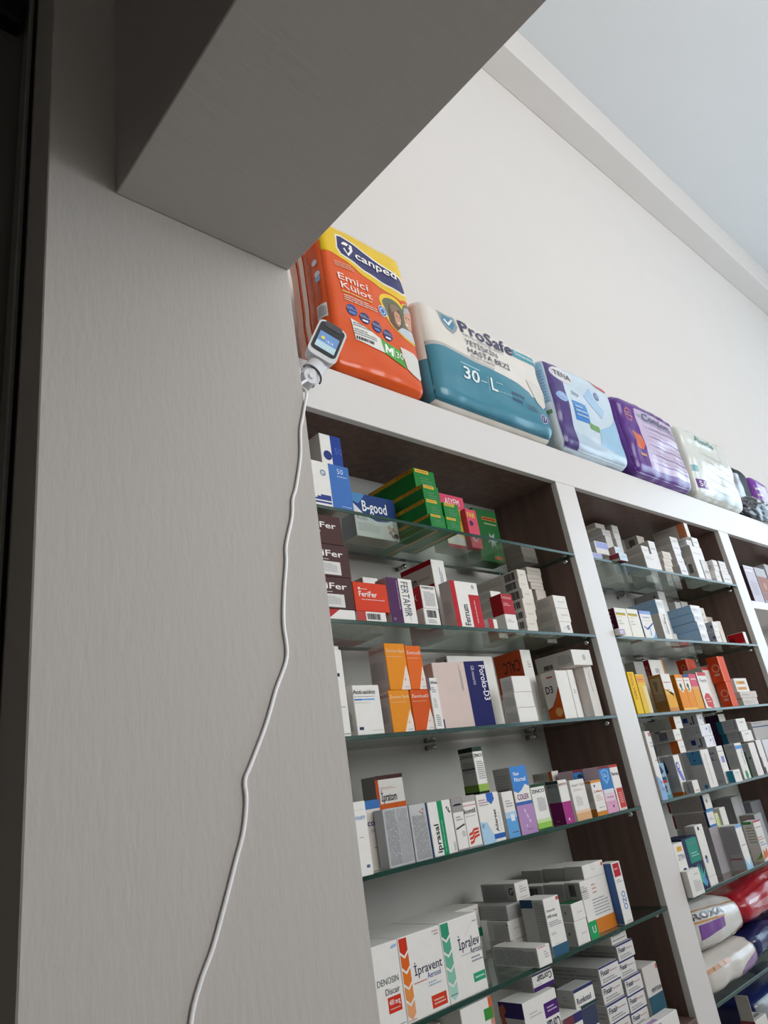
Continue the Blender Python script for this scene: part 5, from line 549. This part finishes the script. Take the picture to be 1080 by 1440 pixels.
# ------------------------------------------------------------------ soft packs
def gloss(h): return mat(h, .22, vary=.05, scale=25, bump=.12, coat=.35)
class Soft:
    """a plump plastic-wrapped bale: box with rounded edges, puffed faces and wrinkles"""
    def __init__(s, x0, x1, y0, y1, z0, z1, r=.03, puff=.012, wr=.002, seed=0, sag=0, slant=0, lean=0):
        s.c = Vector(((x0+x1)/2, (y0+y1)/2, z0)); s.w, s.d, s.h = x1-x0, y1-y0, z1-z0; s.r, s.puff, s.wr, s.seed, s.sag, s.slant, s.lean = r, puff, wr, seed, sag, slant, lean
    def P(s, f, u, v, off=0):
        w, d, h, r = s.w, s.d, s.h, s.r
        q = {'f': (u*w-w/2, -d/2, v*h), 'l': (-w/2, d/2-u*d, v*h), 'r': (w/2, u*d-d/2, v*h), 'k': (w/2-u*w, d/2, v*h), 't': (u*w-w/2, v*d-d/2, h), 'b': (u*w-w/2, d/2-v*d, 0)}[f]
        p = Vector(q); i = Vector((max(-w/2+r, min(w/2-r, p.x)), max(-d/2+r, min(d/2-r, p.y)), max(r, min(h-r, p.z))))
        n = (p-i); n = n.normalized() if n.length > 1e-9 else Vector((0, 0, 1))
        a, b = p.x/w+.5, p.z/h; e = p.y/d+.5
        g = {'f': (a, b), 'k': (a, b), 'l': (e, b), 'r': (e, b), 't': (a, e), 'b': (a, e)}[f]
        bul = s.puff*((16*g[0]*(1-g[0])*g[1]*(1-g[1]))**.6 if 0 < g[0] < 1 and 0 < g[1] < 1 else 0)*{'b': 0, 'l': .15, 'r': .15}.get(f, 1)
        k = noise.noise(Vector((p.x*7+s.seed*7, p.y*7, p.z*15+s.seed)))*s.wr*1.6+noise.noise(Vector((p.x*16+s.seed, p.y*16, p.z*6-p.x*12)))*s.wr*.8
        pt = i+n*r+n*(bul+k+off)
        if s.slant: pt.z += s.slant*(pt.x/w)*(pt.z/h)
        if s.lean: pt.y += s.lean*(pt.z/h)
        return pt
    def body(s, name, mats, pick, parent=None, N=(64, 26, 52)):
        vs, fs, idx = [], [], []
        for f, (nu, nv) in {'f': (N[0], N[2]), 'k': (N[0], N[2]), 'l': (N[1], N[2]), 'r': (N[1], N[2]), 't': (N[0], N[1]), 'b': (N[0], N[1])}.items():
            q = len(vs)
            for j in range(nv+1):
                for i in range(nu+1): vs.append(tuple(s.P(f, i/nu, j/nv)))
            for j in range(nv):
                for i in range(nu):
                    a = q+j*(nu+1)+i; fs.append((a, a+1, a+nu+2, a+nu+1)); idx.append(pick(f, (i+.5)/nu, (j+.5)/nv))
        me = mesh(name, vs, fs, mats, idx, True); bm = bmesh.new(); bm.from_mesh(me); bmesh.ops.remove_doubles(bm, verts=bm.verts, dist=2e-4); bm.to_mesh(me); bm.free()
        return link(name, me, parent, s.c if parent is None else None)
    def deco(s, root, deco, names=None):
        size = lambda f: {'f': (s.w, s.h), 'l': (s.d, s.h), 'b': (s.w, s.d), 't': (s.w, s.d), 'r': (s.d, s.h)}[f]
        for part, items in prints(deco, size).items():
            if not items: continue
            base = {'printed_panel': .0007, 'small_print': .0022, 'barcode': .0022, 'lettering': .0025}[part]
            for grp in clusters(items, None):
                f = grp[0][1][0]; W, V = size(f); vs, fs, idx, cols = [], [], [], []
                for n, (ff, pts, pf, c) in grp:
                    bm = bmesh.new(); bv = [bm.verts.new((a, b, 0)) for a, b in pts]
                    for t in pf:
                        try: bm.faces.new([bv[i] for i in t])
                        except ValueError: pass
                    if part != 'small_print' and part != 'barcode':
                        st = .008
                        for ax, lo, hi in ((0, min(p[0] for p in pts), max(p[0] for p in pts)), (1, min(p[1] for p in pts), max(p[1] for p in pts))):
                            x = math.ceil(lo/st)*st
                            while x < hi:
                                no = Vector((1, 0, 0)) if ax == 0 else Vector((0, 1, 0))
                                bmesh.ops.bisect_plane(bm, geom=bm.verts[:]+bm.edges[:]+bm.faces[:], plane_co=no*x, plane_no=no); x += st
                    if part == 'printed_panel': bmesh.ops.triangulate(bm, faces=bm.faces[:])
                    bm.verts.index_update(); q = len(vs); off = base+.00003*n
                    vs += [tuple(s.P(f, min(1, max(0, v.co.x/W)), min(1, max(0, v.co.y/V)), off)) for v in bm.verts]
                    if c not in cols: cols.append(c)
                    for fc in bm.faces: fs.append(tuple(q+v.index for v in fc.verts)); idx.append(cols.index(c))
                    bm.free()
                link(part, mesh(part, vs, fs, [gloss(c) for c in cols], idx, True), root)
r = lambda f, a, b, c, d, col: ('r', f, a, b, c, d, col)
t = lambda f, u, v, h, s_, col, rot=0, wd=0, b=0: ('t', f, u, v, h, s_, col, rot, wd, b)
sp = lambda f, a, b, c, d, n, col='6b6b70', rot=0: ('s', f, a, b, c, d, n, col, rot)
p = lambda f, pts, col: ('p', f, pts, col)
ci = lambda f, u, v, rad, col: ('c', f, u, v, rad, col)
k_ = lambda f, a, b, c, d, col: ('k', f, a, b, c, d, col)
def arc(cx, cy, rx, ry, a0, a1, n=14): return [(cx+rx*math.cos(math.radians(a0+(a1-a0)*i/n)), cy+ry*math.sin(math.radians(a0+(a1-a0)*i/n))) for i in range(n+1)]
TOP = .9005+H; G = 'adult nappy packs on top of the shelving'
# orange and yellow pack, standing
s = Soft(.915, 1.206, .985, 1.115, TOP, 1.345+H, r=.022, puff=.012, wr=.0032, seed=1)
o = s.body('nappy_pack', [gloss('dc5208'), gloss('e6be0c'), gloss('e0a08c')], lambda f, u, v: 1 if (f == 't' or (f in 'frk' and v > .86)) else 0)
tag(o, 'tall orange and yellow plastic nappy pack at the pillar end', 'nappy pack', G)
P1 = lambda pts, dv=-.02, su=.97: [(u*su+.0, v+dv) for u, v in pts]
s.deco(o, [p('f', [(0, 1), (1, 1), (1, .60), (.80, .635), (.60, .655), (.42, .69), (.25, .735), (.12, .76), (0, .77)], 'e6be0c'),
  p('f', P1([(.18, .93), (.17, .83), (.21, .79), (.45, .745), (.72, .715), (.95, .705), (.985, .72), (.97, .82), (.945, .845), (.6, .88), (.24, .94)]), 'e6e2da'),
  p('f', P1([(.195, .92), (.185, .835), (.22, .80), (.45, .757), (.72, .727), (.94, .718), (.97, .73), (.955, .812), (.93, .835), (.6, .868), (.245, .928)]), '26265f'),
  t('f', .36, .785, .050, 'canped', 'f0ece6', 0, .50, 1), p('f', P1(arc(.285, .872, .045, .025, 0, 180)+arc(.335, .872, .035, .018, 180, 60)+[(.355, .85), (.30, .80), (.25, .845)]), 'f0ece6'), p('f', P1([(.27, .866), (.31, .866), (.325, .845), (.295, .818), (.27, .845)]), '26265f'),
  sp('f', .12, .672, .32, .712, 3, 'ec9c60'), t('f', .13, .578, .048, 'Emici', 'f8e8da', 0, .32), t('f', .14, .515, .048, 'Külot', 'f8e8da', 0, .33),
  sp('f', .14, .485, .46, .502, 1, 'e6c02a'), sp('f', .15, .435, .50, .475, 3, 'f2c0a0'),
  p('f', arc(.72, .545, .155, .085, 180, 15)+arc(.925, .575, .09, .06, 150, 20)+[(.995, .56), (.995, .345), (.93, .33), (.81, .345), (.68, .40), (.60, .46)], 'ecc414'),
  p('f', arc(.92, .60, .085, .045, 160, 40)+[(.99, .585)]+arc(.92, .585, .07, .033, 40, 160), 'e0540c'),
  p('f', arc(.72, .54, .122, .062, 180, 15)+arc(.925, .565, .07, .05, 150, 20)+[(.985, .55), (.985, .36), (.93, .345), (.83, .355), (.71, .41), (.63, .47)], '62664a'),
  p('f', [(.655, .43), (.645, .50), (.68, .555), (.75, .565), (.80, .535), (.825, .48), (.81, .43), (.765, .372), (.70, .40)], '5e4430'), p('f', arc(.745, .535, .06, .03, 20, 160)+[(.70, .50)], '8a7058'),
  p('f', [(.725, .505), (.755, .525), (.795, .51), (.81, .475), (.79, .435), (.765, .42), (.735, .44)], 'c99474'), r('f', .765, .445, .795, .452, 'f0e4dc'), r('f', .748, .488, .768, .493, '4a3428'), r('f', .785, .484, .80, .489, '4a3428'),
  p('f', [(.85, .50), (.86, .545), (.90, .565), (.95, .56), (.975, .53), (.97, .46), (.94, .435), (.90, .435), (.865, .455)], 'd09a80'), p('f', [(.85, .53), (.87, .575), (.92, .59), (.97, .57), (.975, .545), (.93, .553), (.88, .545)], 'b4b0ac'), r('f', .868, .462, .905, .47, 'f0e4dc'), r('f', .87, .507, .89, .513, '4a3428'), r('f', .91, .51, .93, .516, '4a3428'),
  p('f', [(.74, .385), (.80, .42), (.88, .428), (.985, .43), (.985, .36), (.93, .345), (.83, .355), (.77, .372)], 'c4c8cc'),
  ci('f', .575, .472, .036, 'dfe4ea'), ci('f', .575, .472, .032, '2c5f9e'), ci('f', .575, .472, .022, 'c8d8e8'), ci('f', .575, .472, .016, '2c5f9e'),
  ]+[x for n_, (cx, cy) in enumerate([(.215, .385), (.345, .362), (.475, .340), (.60, .318)]) for x in (ci('f', cx, cy, .036, '2c3068' if n_ != 0 else '24428c'), sp('f', cx-.055, cy-.002, cx+.055, cy+.016, 2, '9aa4cc'), r('f', cx-.03, cy-.024, cx+.03, cy-.012, 'e8e8f0' if n_ in (1, 3) else '5a86c8'))]+[
  p('f', [(.185, .325), (.50, .272), (.53, .185), (.225, .205)], 'e8e4dc'), sp('f', .205, .285, .40, .31, 2, '4a4a50'), sp('f', .215, .235, .45, .275, 3, '6a6a70'), k_('f', .23, .21, .42, .228, '2a2a2e'),
  p('f', [(.50, .275), (.72, .245), (.77, .135), (.53, .185)], '48a030'), p('f', [(.54, .195), (.56, .192), (.565, .222), (.59, .20), (.61, .215), (.605, .186), (.63, .183), (.64, .238), (.618, .242), (.59, .222), (.567, .25), (.548, .253)], 'f2f4ee'), r('f', .645, .18, .65, .25, 'dfeed8'), t('f', .66, .185, .042, '30', 'f2f4ee', 0, .085),
  p('f', [(.725, .27), (.90, .265), (.955, .24), (.96, .12), (.93, .095), (.85, .115), (.78, .14)], 'd9d4cc'),
  r('l', .38, 0, .50, 1, 'ead0c4'), r('l', 0, 0, .30, .95, 'e2a894'), ('c', 'l', .80, .70, .020, 'd8dce6'), ('c', 'l', .84, .615, .020, 'd8dce6'), ('c', 'l', .84, .58, .020, '8fb0d8'),
  r('l', .74, .32, .97, .41, 'e6e2dc'), sp('l', .76, .33, .95, .40, 5, '4a5a80'), sp('l', .80, .44, .88, .56, 2, 'b0461a', 90), sp('l', .58, .30, .68, .8, 2, 'b8481a', 90)])
# white and teal pack
s = Soft(1.232, 1.772, .978, 1.17, TOP, 1.242+H, r=.045, puff=.010, wr=.003, seed=2)
o = s.body('nappy_pack', [gloss('e0d9cf'), gloss('3f8296')], lambda f, u, v: 1 if f in 'flrk' and v < .40 else 0)
tag(o, 'wide white and teal plastic nappy pack with a shield emblem', 'nappy pack', G)
TE = '3f8296'
s.deco(o, [p('f', [(0, .52), (.12, .535), (.3, .50), (.5, .49), (.7, .475), (.80, .44), (.86, .33), (.92, .30), (1, .36), (1, .02), (.0, .02)], TE),
  p('f', [(0, .56), (.12, .565), (.3, .53), (.5, .515), (.5, .49), (.3, .50), (.12, .535), (0, .52)], 'b8b4b0'),
  p('f', [(.145, .93), (.20, .91), (.27, .925), (.268, .80), (.25, .75), (.22, .71), (.18, .74), (.155, .80)], '8d9aa0'), p('f', [(.165, .885), (.205, .88), (.25, .885), (.25, .81), (.22, .745), (.185, .78), (.165, .82)], '3c7f9c'),
  p('f', [(.175, .835), (.185, .85), (.203, .815), (.24, .875), (.25, .865), (.205, .785)], 'f0eeea'),
  t('f', .285, .77, .125, 'ProSafe', '2f2d5c', 0, .44, 1), r('f', .73, .775, .965, .855, '3f98a8'), t('f', .745, .797, .042, 'Dimensions', 'd8ecee', 0, .20),
  t('f', .29, .732, .022, 'TEKSTİL YÜZEYLİ BEL BANTLI', '4a4860', 0, .34), t('f', .295, .652, .052, 'YETİŞKİN', '2c2a46', 0, .265, 0), t('f', .305, .572, .054, 'HASTA BEZİ', '2c2a46', 0, .345, 0), t('f', .31, .535, .022, 'ADULT DIAPER', '4a4860', 0, .20),
  p('f', [(.215, .44), (.37, .435), (.37, .425), (.225, .43)], '9cc4ce'), t('f', .23, .30, .105, '30', 'e6eeee', 0, .125, 1), sp('f', .365, .32, .41, .35, 1, '9cc4ce'), r('f', .425, .27, .428, .41, '9cc4ce'), t('f', .44, .285, .115, 'L', 'e6eeee', 0, .05, 1),
  sp('f', .49, .37, .54, .385, 1, 'c8dee2'), sp('f', .49, .29, .60, .305, 1, '9cc4ce')]+[('c', 'f', .62+.024*(i % 5), .335-.055*(i//5), .018, '39506e') for i in range(9)]+[sp('f', .75, .24, .85, .30, 3, '39506e'),
  ('c', 'f', .885, .20, .045, 'c8bcd4'), ('c', 'f', .885, .20, .038, '4a3f74'), t('f', .87, .18, .04, '17', 'e4e0ea', 0, .03), ('c', 'f', .955, .19, .045, 'c8bcd4'), ('c', 'f', .955, .19, .038, '4a3f74'), sp('f', .94, .175, .975, .21, 2, 'e4e0ea'),
  p('f', [(.80, .57), (.90, .56), (.95, .50), (.95, .36), (.90, .31), (.86, .36)], 'd5d0c8'), r('f', .0, .02, 1, .05, '2f6a7e')])
# white and blue pack with purple spine
s = Soft(1.80, 2.205, .978, 1.16, TOP, 1.235+H, r=.032, puff=.008, wr=.0035, seed=3)
o = s.body('nappy_pack', [gloss('c9d8e4'), gloss('8fb8d8')], lambda f, u, v: 1 if f == 'l' and v > .5 else 0)
tag(o, 'pale blue plastic nappy pack with purple spine and oval logo', 'nappy pack', G)
s.deco(o, [r('f', .02, .0, .20, .99, '4a3878'), p('f', arc(.215, .845, .155, .085, 0, 360, 24)[:-1], 'd9d4d8'), t('f', .10, .815, .062, 'TENA', '3a3a44', 0, .24, 0), t('f', .30, .66, .045, 'Slip', '5a5a6a', 0, .10),
  p('f', arc(.13, .57, .07, .055, 0, 360, 16)[:-1], '8fb0dc'), sp('f', .09, .55, .17, .59, 2, 'e0e8f4'), r('f', .26, .36, .46, .58, '3f86cc'), sp('f', .28, .40, .44, .54, 3, 'a8cdec'), r('f', .44, .31, .60, .38, '6aa05a'),
  p('f', [(.66, .99), (.80, .99), (.97, .93), (.90, .89), (.70, .92)], 'c0453e'), p('f', [(.50, .72), (.62, .84), (.66, .74), (.78, .62), (.70, .50), (.60, .60)], 'a8c8e4'), ('c', 'f', .72, .78, .05, '6a84b0'), sp('f', .70, .76, .74, .80, 2, 'd8e0ec'),
  p('f', [(.55, .12), (1, .0), (1, .62), (.8, .45), (.6, .35)], '9cc4e0'), p('f', [(.20, .0), (1, .0), (1, .10), (.2, .22)], 'b8cad8'), r('l', .25, .38, .95, .42, '5a8a4a'), sp('l', .3, .5, .95, .9, 8, '5f88b0'), r('l', 0, 0, 1, .36, 'd8dcdc')])
# purple pack in clear film
s = Soft(2.232, 2.685, .975, 1.15, TOP, 1.228+H, r=.035, puff=.010, wr=.005, seed=4)
o = s.body('nappy_pack', [gloss('c8b8d4'), gloss('5c2f88')], lambda f, u, v: 1 if f in 'lbt' or (f == 'f' and v < .12) else 0)
tag(o, 'shiny purple and lilac nappy pack with pale window and orange patch', 'nappy pack', G)
s.deco(o, [r('f', 0, 0, .26, 1, '5c2f88'), r('f', .26, .88, 1, 1, '5c2f88'), r('f', .26, .0, 1, .10, '5c2f88'), ('c', 'f', .15, .76, .085, 'b05a70'), ('c', 'f', .15, .76, .065, '6a3080'), sp('f', .09, .73, .21, .79, 2, 'c88a9a'),
  p('f', [(.10, .33), (.20, .32), (.25, .40), (.24, .52), (.12, .55)], 'd8643c'), sp('f', .13, .22, .22, .29, 1, 'e08a4a'), p('f', [(.28, .80), (.40, .86), (.98, .80), (.98, .72), (.40, .74)], 'a8a4bc'), t('f', .36, .76, .09, 'Comfort', '6a6488', 0, .5, 1)]
  +[p('f', [(.30+.02*(i % 3), .66-.055*i), (.98, .68-.06*i), (.98, .668-.06*i), (.5, .652-.056*i)], 'd9d0e2' if i % 2 else '8f84ac') for i in range(9)])
# white pack in clear film
s = Soft(2.725, 3.19, .975, 1.16, TOP, 1.235+H, r=.04, puff=.012, wr=.005, seed=5)
o = s.body('nappy_pack', [gloss('d9dcd6'), gloss('c6c8bc')], lambda f, u, v: 1 if f == 'l' else 0)
tag(o, 'shiny white nappy pack with small green lettering', 'nappy pack', G)
s.deco(o, [t('f', .24, .80, .075, 'Absorba', '3f8a86', 0, .40, 1)]+[p('f', [(.22+.03*(i % 3), .66-.12*i), (.97, .55-.115*i), (.97, .543-.115*i), (.5, .61-.118*i)], '8fb0b0') for i in range(5)]+[r('f', .04, .12, .22, .24, '6a3a8a'), t('f', .07, .145, .07, '50', 'e8e2ee', 0, .12, 1), r('f', .03, .34, .12, .42, '6aa4a8'), p('f', [(.3, .06), (.9, .02), (.9, .10), (.4, .14)], 'b8c4c4'), r('l', .5, .6, .8, .75, '7aa8ac')])
# dark bag and the purple pack behind it
s = Soft(3.56, 3.82, 1.115, 1.175, TOP, 1.285+H, r=.02, puff=.006, wr=.004, seed=6)
o = s.body('nappy_pack', [mat('17171f', .5, vary=.1, scale=20)], lambda f, u, v: 0, N=(14, 8, 14)); tag(o, 'black plastic pack with a grey label standing behind the crumpled bag', 'nappy pack', G)
s.deco(o, [r('f', .10, .30, .50, .90, '8a8a94')])
s = Soft(3.835, 4.045, 1.10, 1.20, TOP, 1.265+H, r=.03, puff=.008, wr=.003, seed=7)
o = s.body('nappy_pack', [gloss('7a3aa4')], lambda f, u, v: 0, N=(14, 8, 14)); tag(o, 'bright purple nappy pack with white lines at the picture edge', 'nappy pack', G)
s.deco(o, [sp('f', .04, .55, .30, .85, 3, 'd8d0e0'), r('f', .04, .30, .30, .45, '4a7a5a'), sp('l', .2, .5, .8, .85, 3, 'd8d0e0'), r('l', .2, .3, .8, .45, '4a7a5a')])
bm = bmesh.new(); bmesh.ops.create_icosphere(bm, subdivisions=5, radius=1)
for v in bm.verts:
    n = v.co.normalized(); q = n.copy(); kk = .16*abs(noise.noise(q*2.2))+.10*abs(noise.noise(q*5+Vector((3, 1, 2))))+.05*abs(noise.noise(q*11))
    f = .82+kk; v.co = Vector((n.x*.28*f, n.y*.072*f, max(-.055, n.z*.098*f)))
me = bpy.data.meshes.new('plastic_bag'); bm.to_mesh(me); bm.free(); me.materials.append(mat('30323c', .14, vary=.5, scale=9, coat=.8))
for q in me.polygons: q.use_smooth = True
o = link('plastic_bag', me, None, (3.50, 1.035, TOP+.054)); tag(o, 'crumpled dark plastic bag lying on the shelving top', 'bag')
# soft packs on the sixth shelf of the middle bay
BZ = -.5585+H
s = Soft(1.838, 2.145, 1.012, 1.19, BZ+.006, BZ+.074, r=.03, puff=.010, wr=.005, seed=8)
o = s.body('nappy_pack', [gloss('d8d2ca')], lambda f, u, v: 0, N=(18, 10, 8)); tag(o, 'white nappy pack with orange letters, lower one under the red bag', 'nappy pack', 'nappy packs on the sixth shelf')
s.deco(o, [p('f', [(.55, .35), (.80, .55), (.97, .6), (.97, .2), (.7, .1), (.55, .15)], '8a5a9c'), sp('f', .05, .62, .42, .92, 1, 'd07a3a')])
s = Soft(1.838, 2.135, 1.015, 1.19, BZ+.092, BZ+.185, r=.035, puff=.012, wr=.005, seed=9, slant=-.03)
o = s.body('nappy_pack', [gloss('d6d3ce'), gloss('c48a4c')], lambda f, u, v: 1 if f == 'f' and v > .88 else 0, N=(18, 10, 10)); tag(o, 'white nappy pack with purple panel and orange rim, upper one', 'nappy pack', 'nappy packs on the sixth shelf')
s.deco(o, [p('f', [(.10, .30), (.50, .42), (.52, .64), (.10, .60)], '7a4a9a'), t('f', .05, .70, .13, 'ROXA', '44424a', 0, .5, 1), r('f', .05, .64, .55, .67, 'c48a4c'), p('f', [(.62, .02), (.98, .14), (.98, .30), (.62, .18)], 'c88a48')])
s = Soft(2.17, 2.60, 1.03, 1.2, BZ+.086, BZ+.178, r=.04, puff=.008, wr=.008, seed=10, slant=.03)
o = s.body('plastic_bag', [gloss('b01c2c')], lambda f, u, v: 0, N=(26, 12, 14)); tag(o, 'glossy red plastic bag lying on the navy pack', 'bag')
s.deco(o, [p('f', [(.12, .50), (.5, .60), (1, .62), (1, .38), (.55, .30), (.2, .40)], 'c48a90'), p('f', [(.08, .62), (.2, .58), (.3, .66), (.12, .70)], 'd8b8bc')])
s = Soft(2.17, 2.60, 1.03, 1.2, BZ+.006, BZ+.066, r=.025, puff=.006, wr=.005, seed=11)
o = s.body('nappy_pack', [gloss('1f2a5c')], lambda f, u, v: 0, N=(18, 10, 8)); tag(o, 'navy blue plastic pack under the red bag', 'nappy pack', 'nappy packs on the sixth shelf')
s.deco(o, [p('f', [(.10, .0), (.5, .0), (.5, .6), (.25, .65)], '66717e')])
# dark goods at the bottom right corner, below the sixth shelf
s = Soft(2.14, 2.55, 1.06, 1.2, -.785+H, -.64+H, r=.02, puff=.004, wr=.003, seed=12)
o = s.body('nappy_pack', [gloss('26306a'), gloss('8a8c90')], lambda f, u, v: 1 if v > .55 and f == 'f' else 0, N=(14, 8, 10)); tag(o, 'navy and grey plastic pack low at the right picture edge', 'nappy pack', 'nappy packs on the sixth shelf')

def tube(name, pts, rx, ry, m, parent=None, seg=10, sub=6):
    P_ = [Vector(q) for q in pts]; S_ = []
    for i in range(len(P_)-1):
        a, b, c, d = P_[max(i-1, 0)], P_[i], P_[i+1], P_[min(i+2, len(P_)-1)]
        for k in range(sub):
            x = k/sub; S_.append(.5*((2*b)+(c-a)*x+(2*a-5*b+4*c-d)*x*x+(3*b-a-3*c+d)*x**3))
    S_.append(P_[-1]); vs, fs = [], []
    for i, q in enumerate(S_):
        tt = (S_[min(i+1, len(S_)-1)]-S_[max(i-1, 0)]).normalized(); ny = Vector((0, -1, 0)); sx = tt.cross(ny)
        sx = sx.normalized() if sx.length > .05 else Vector((1, 0, 0)); sy = sx.cross(tt).normalized()
        for j in range(seg): a = 2*math.pi*j/seg; vs.append(tuple(q+sx*rx*math.cos(a)+sy*ry*math.sin(a)))
    for i in range(len(S_)-1):
        for j in range(seg): fs.append((i*seg+j, i*seg+(j+1) % seg, (i+1)*seg+(j+1) % seg, (i+1)*seg+j))
    fs += [tuple(range(seg)), tuple(len(vs)-1-j for j in range(seg))]
    return link(name, mesh(name, vs, fs, m, None, True), parent)
# ------------------------------------------------------------------ small camera-clock on the pillar side
dev = empty('wall_monitor', (.7234, .935, .79+H), 'small white tilting monitor with colour screen fixed beside the pillar edge', 'monitor')
wp = mat('dcdcde', .35, vary=.02); bk = mat('16171b', .15, vary=.05, coat=.4)
bm = bmesh.new()
for rr, x0, x1 in ((.030, 0, .012), (.024, .012, .028)):
    bmesh.ops.create_cone(bm, cap_ends=True, segments=32, radius1=rr, radius2=rr*.94, depth=x1-x0, matrix=Matrix.Translation(((x0+x1)/2, 0, 0)) @ Matrix.Rotation(math.pi/2, 4, 'Y'))
bmesh.ops.bevel(bm, geom=[e for e in bm.edges if e.calc_length() < .012], offset=.001, segments=1, affect='EDGES')
me = bpy.data.meshes.new('mount'); bm.to_mesh(me); bm.free(); me.materials.append(wp); link('mount', me, dev)
bm = bmesh.new(); bmesh.ops.create_cone(bm, cap_ends=True, segments=28, radius1=.019, radius2=.016, depth=.03, matrix=Matrix.Translation((.052, -.006, -.004)) @ Matrix.Rotation(math.pi/2, 4, 'X'))
bmesh.ops.create_cone(bm, cap_ends=True, segments=20, radius1=.006, radius2=.006, depth=.006, matrix=Matrix.Translation((.052, -.022, -.004)) @ Matrix.Rotation(math.pi/2, 4, 'X'))
me = bpy.data.meshes.new('swivel_joint'); bm.to_mesh(me); bm.free(); me.materials.append(wp); link('swivel_joint', me, dev)
def rrect(w, h, rad, n=6):
    pts = []
    for cx, cy, a in ((w/2-rad, h/2-rad, 0), (-w/2+rad, h/2-rad, 90), (-w/2+rad, -h/2+rad, 180), (w/2-rad, -h/2+rad, 270)):
        pts += [(cx+rad*math.cos(math.radians(a+90*i/n)), cy+rad*math.sin(math.radians(a+90*i/n))) for i in range(n+1)]
    return pts
def slab(name, w, h, rad, y0, y1, m, parent, dx=0, dz=0, taper=1):
    a = rrect(w, h, rad); n = len(a); vs = [(x+dx, y0, z+dz) for x, z in a]+[(x*taper+dx, y1, z*taper+dz) for x, z in a]
    fs = [tuple(range(n)), tuple(range(2*n-1, n-1, -1))]+[(i, i+n, (i+1) % n+n, (i+1) % n) for i in range(n)]
    me = mesh(name, vs, fs, m); return link(name, me, parent)
hd = slab('monitor_body', .066, .116, .015, -.010, .018, wp, dev, 0, 0, .86)
hd.location = (.104, -.02, .092); hd.rotation_euler = (math.radians(-8), math.radians(27), math.radians(-14))
slab('screen_bezel', .057, .094, .010, -.0118, -.0095, bk, hd, 0, .004)
sc = slab('screen', .045, .052, .002, -.0124, -.0117, mat('6f94c8', .2, vary=.03, emit=.22), hd, 0, -.008)
slab('screen_sea', .045, .020, .001, -.0128, -.0123, mat('b9d4dc', .2, vary=.03, emit=.22), hd, 0, -.024)
slab('camera_window', .040, .019, .006, -.0124, -.0117, mat('24262b', .05, coat=1), hd, 0, .047)
for txt, x, z, hh, c in (('14:14', .0, .0, .009, 'd6e6f4'),):
    vs, fs, L = text2d(txt, 0); me = mesh('screen_digits', [(x+a*hh*.62-.003, -.0130, z+b*hh-.010) for a, b in vs], fs, mat(c, .3, emit=.3)); link('screen_digits', me, hd)
n = 14; me = mesh('screen_sun', [(-.012+.0045*math.cos(i*2*math.pi/n), -.0130, -.001+.0045*math.sin(i*2*math.pi/n)) for i in range(n)], [tuple(range(n))], mat('e8d23a', .3, emit=.3)); link('screen_sun', me, hd)
tube('neck', [(.050, -.008, -.006), (.062, -.010, .012), (.080, -.014, .036), (.092, -.016, .056)], .021, .013, wp, dev, 16)
tube('joint_ring', [(.052+.0225*math.cos(math.radians(a_)), -.0245, -.003+.0225*math.sin(math.radians(a_))) for a_ in range(-40, 150, 20)], .0022, .0022, mat('58585c', .4), dev, 8)
# ------------------------------------------------------------------ cables
cy = P-.0032
pts = [(.765, .915, .775), (.735, .900, .745), (.7285, .8765, .715), (0.7223, cy, 0.6897), (0.7121, cy, 0.6545), (0.7038, cy, 0.6265), (0.6970, cy, 0.5733), (0.6800, cy, 0.5105), (0.6695, cy, 0.4846), (0.6639, cy, 0.4511), (0.6465, cy, 0.3995), (0.6429, cy, 0.3686), (0.6328, cy, 0.3168), (0.6266, cy, 0.2686), (0.6265, cy, 0.2169), (0.6020, cy, 0.1685), (0.5792, cy, 0.1191), (0.5494, cy, 0.0671), (0.5389, cy, 0.0485), (0.5389, cy, 0.0231), (0.5314, cy, -0.0132), (0.5171, cy, -0.0470), (0.4992, cy, -0.0894), (0.4793, cy, -0.1337), (0.4608, cy, -0.1654), (0.4473, cy, -0.2011), (.435, cy, -.28), (.42, cy, -.45), (.41, cy, -.8), (.40, cy, -1.2)]
o = tube('power_cable', [(x, y, z+H) for x, y, z in pts], .0029, .0024, mat('f2f0ef', .3, vary=.02)); tag(o, 'white power cable snaking down the pillar face', 'cable')
o = tube('power_cable', [(XL-.004, .972+.003*math.sin(i*1.3)+.002*i, H+1.85-.3*i) for i in range(11)], .003, .003, mat('0e0e10', .5)); tag(o, 'thin black cable on the dark side of the pillar', 'cable')
o = boxobj('wall_speaker', (-.15, .246, .99, 1.0295, 1.455+H, 1.9+H), mat('0c0c0e', .5), None, .006); tag(o, 'black box mounted high on the dark wall at the upper left', 'speaker')
struct('trim_2', (XL-.010, XL-.0002, .992, 1.028, 0, 5.28), mat('8a8680', .6), .002)
for o in list(bpy.data.objects):
    if str(o.get('label', '')).startswith('white carton with raised flap'):
        v = o.data.vertices; x0_ = min(q.co.x for q in v); x1_ = max(q.co.x for q in v); y0_ = min(q.co.y for q in v); y1_ = max(q.co.y for q in v); zt = max(q.co.z for q in v)
        f_ = boxobj('raised_flap', (x0_+.002, x0_+.0032, y0_+.002, y1_-.002, zt-.001, zt+.055), mat('d8d2cc', PR), o, 0); f_.rotation_euler.y = -.0
bpy.data.objects.remove(_fo)
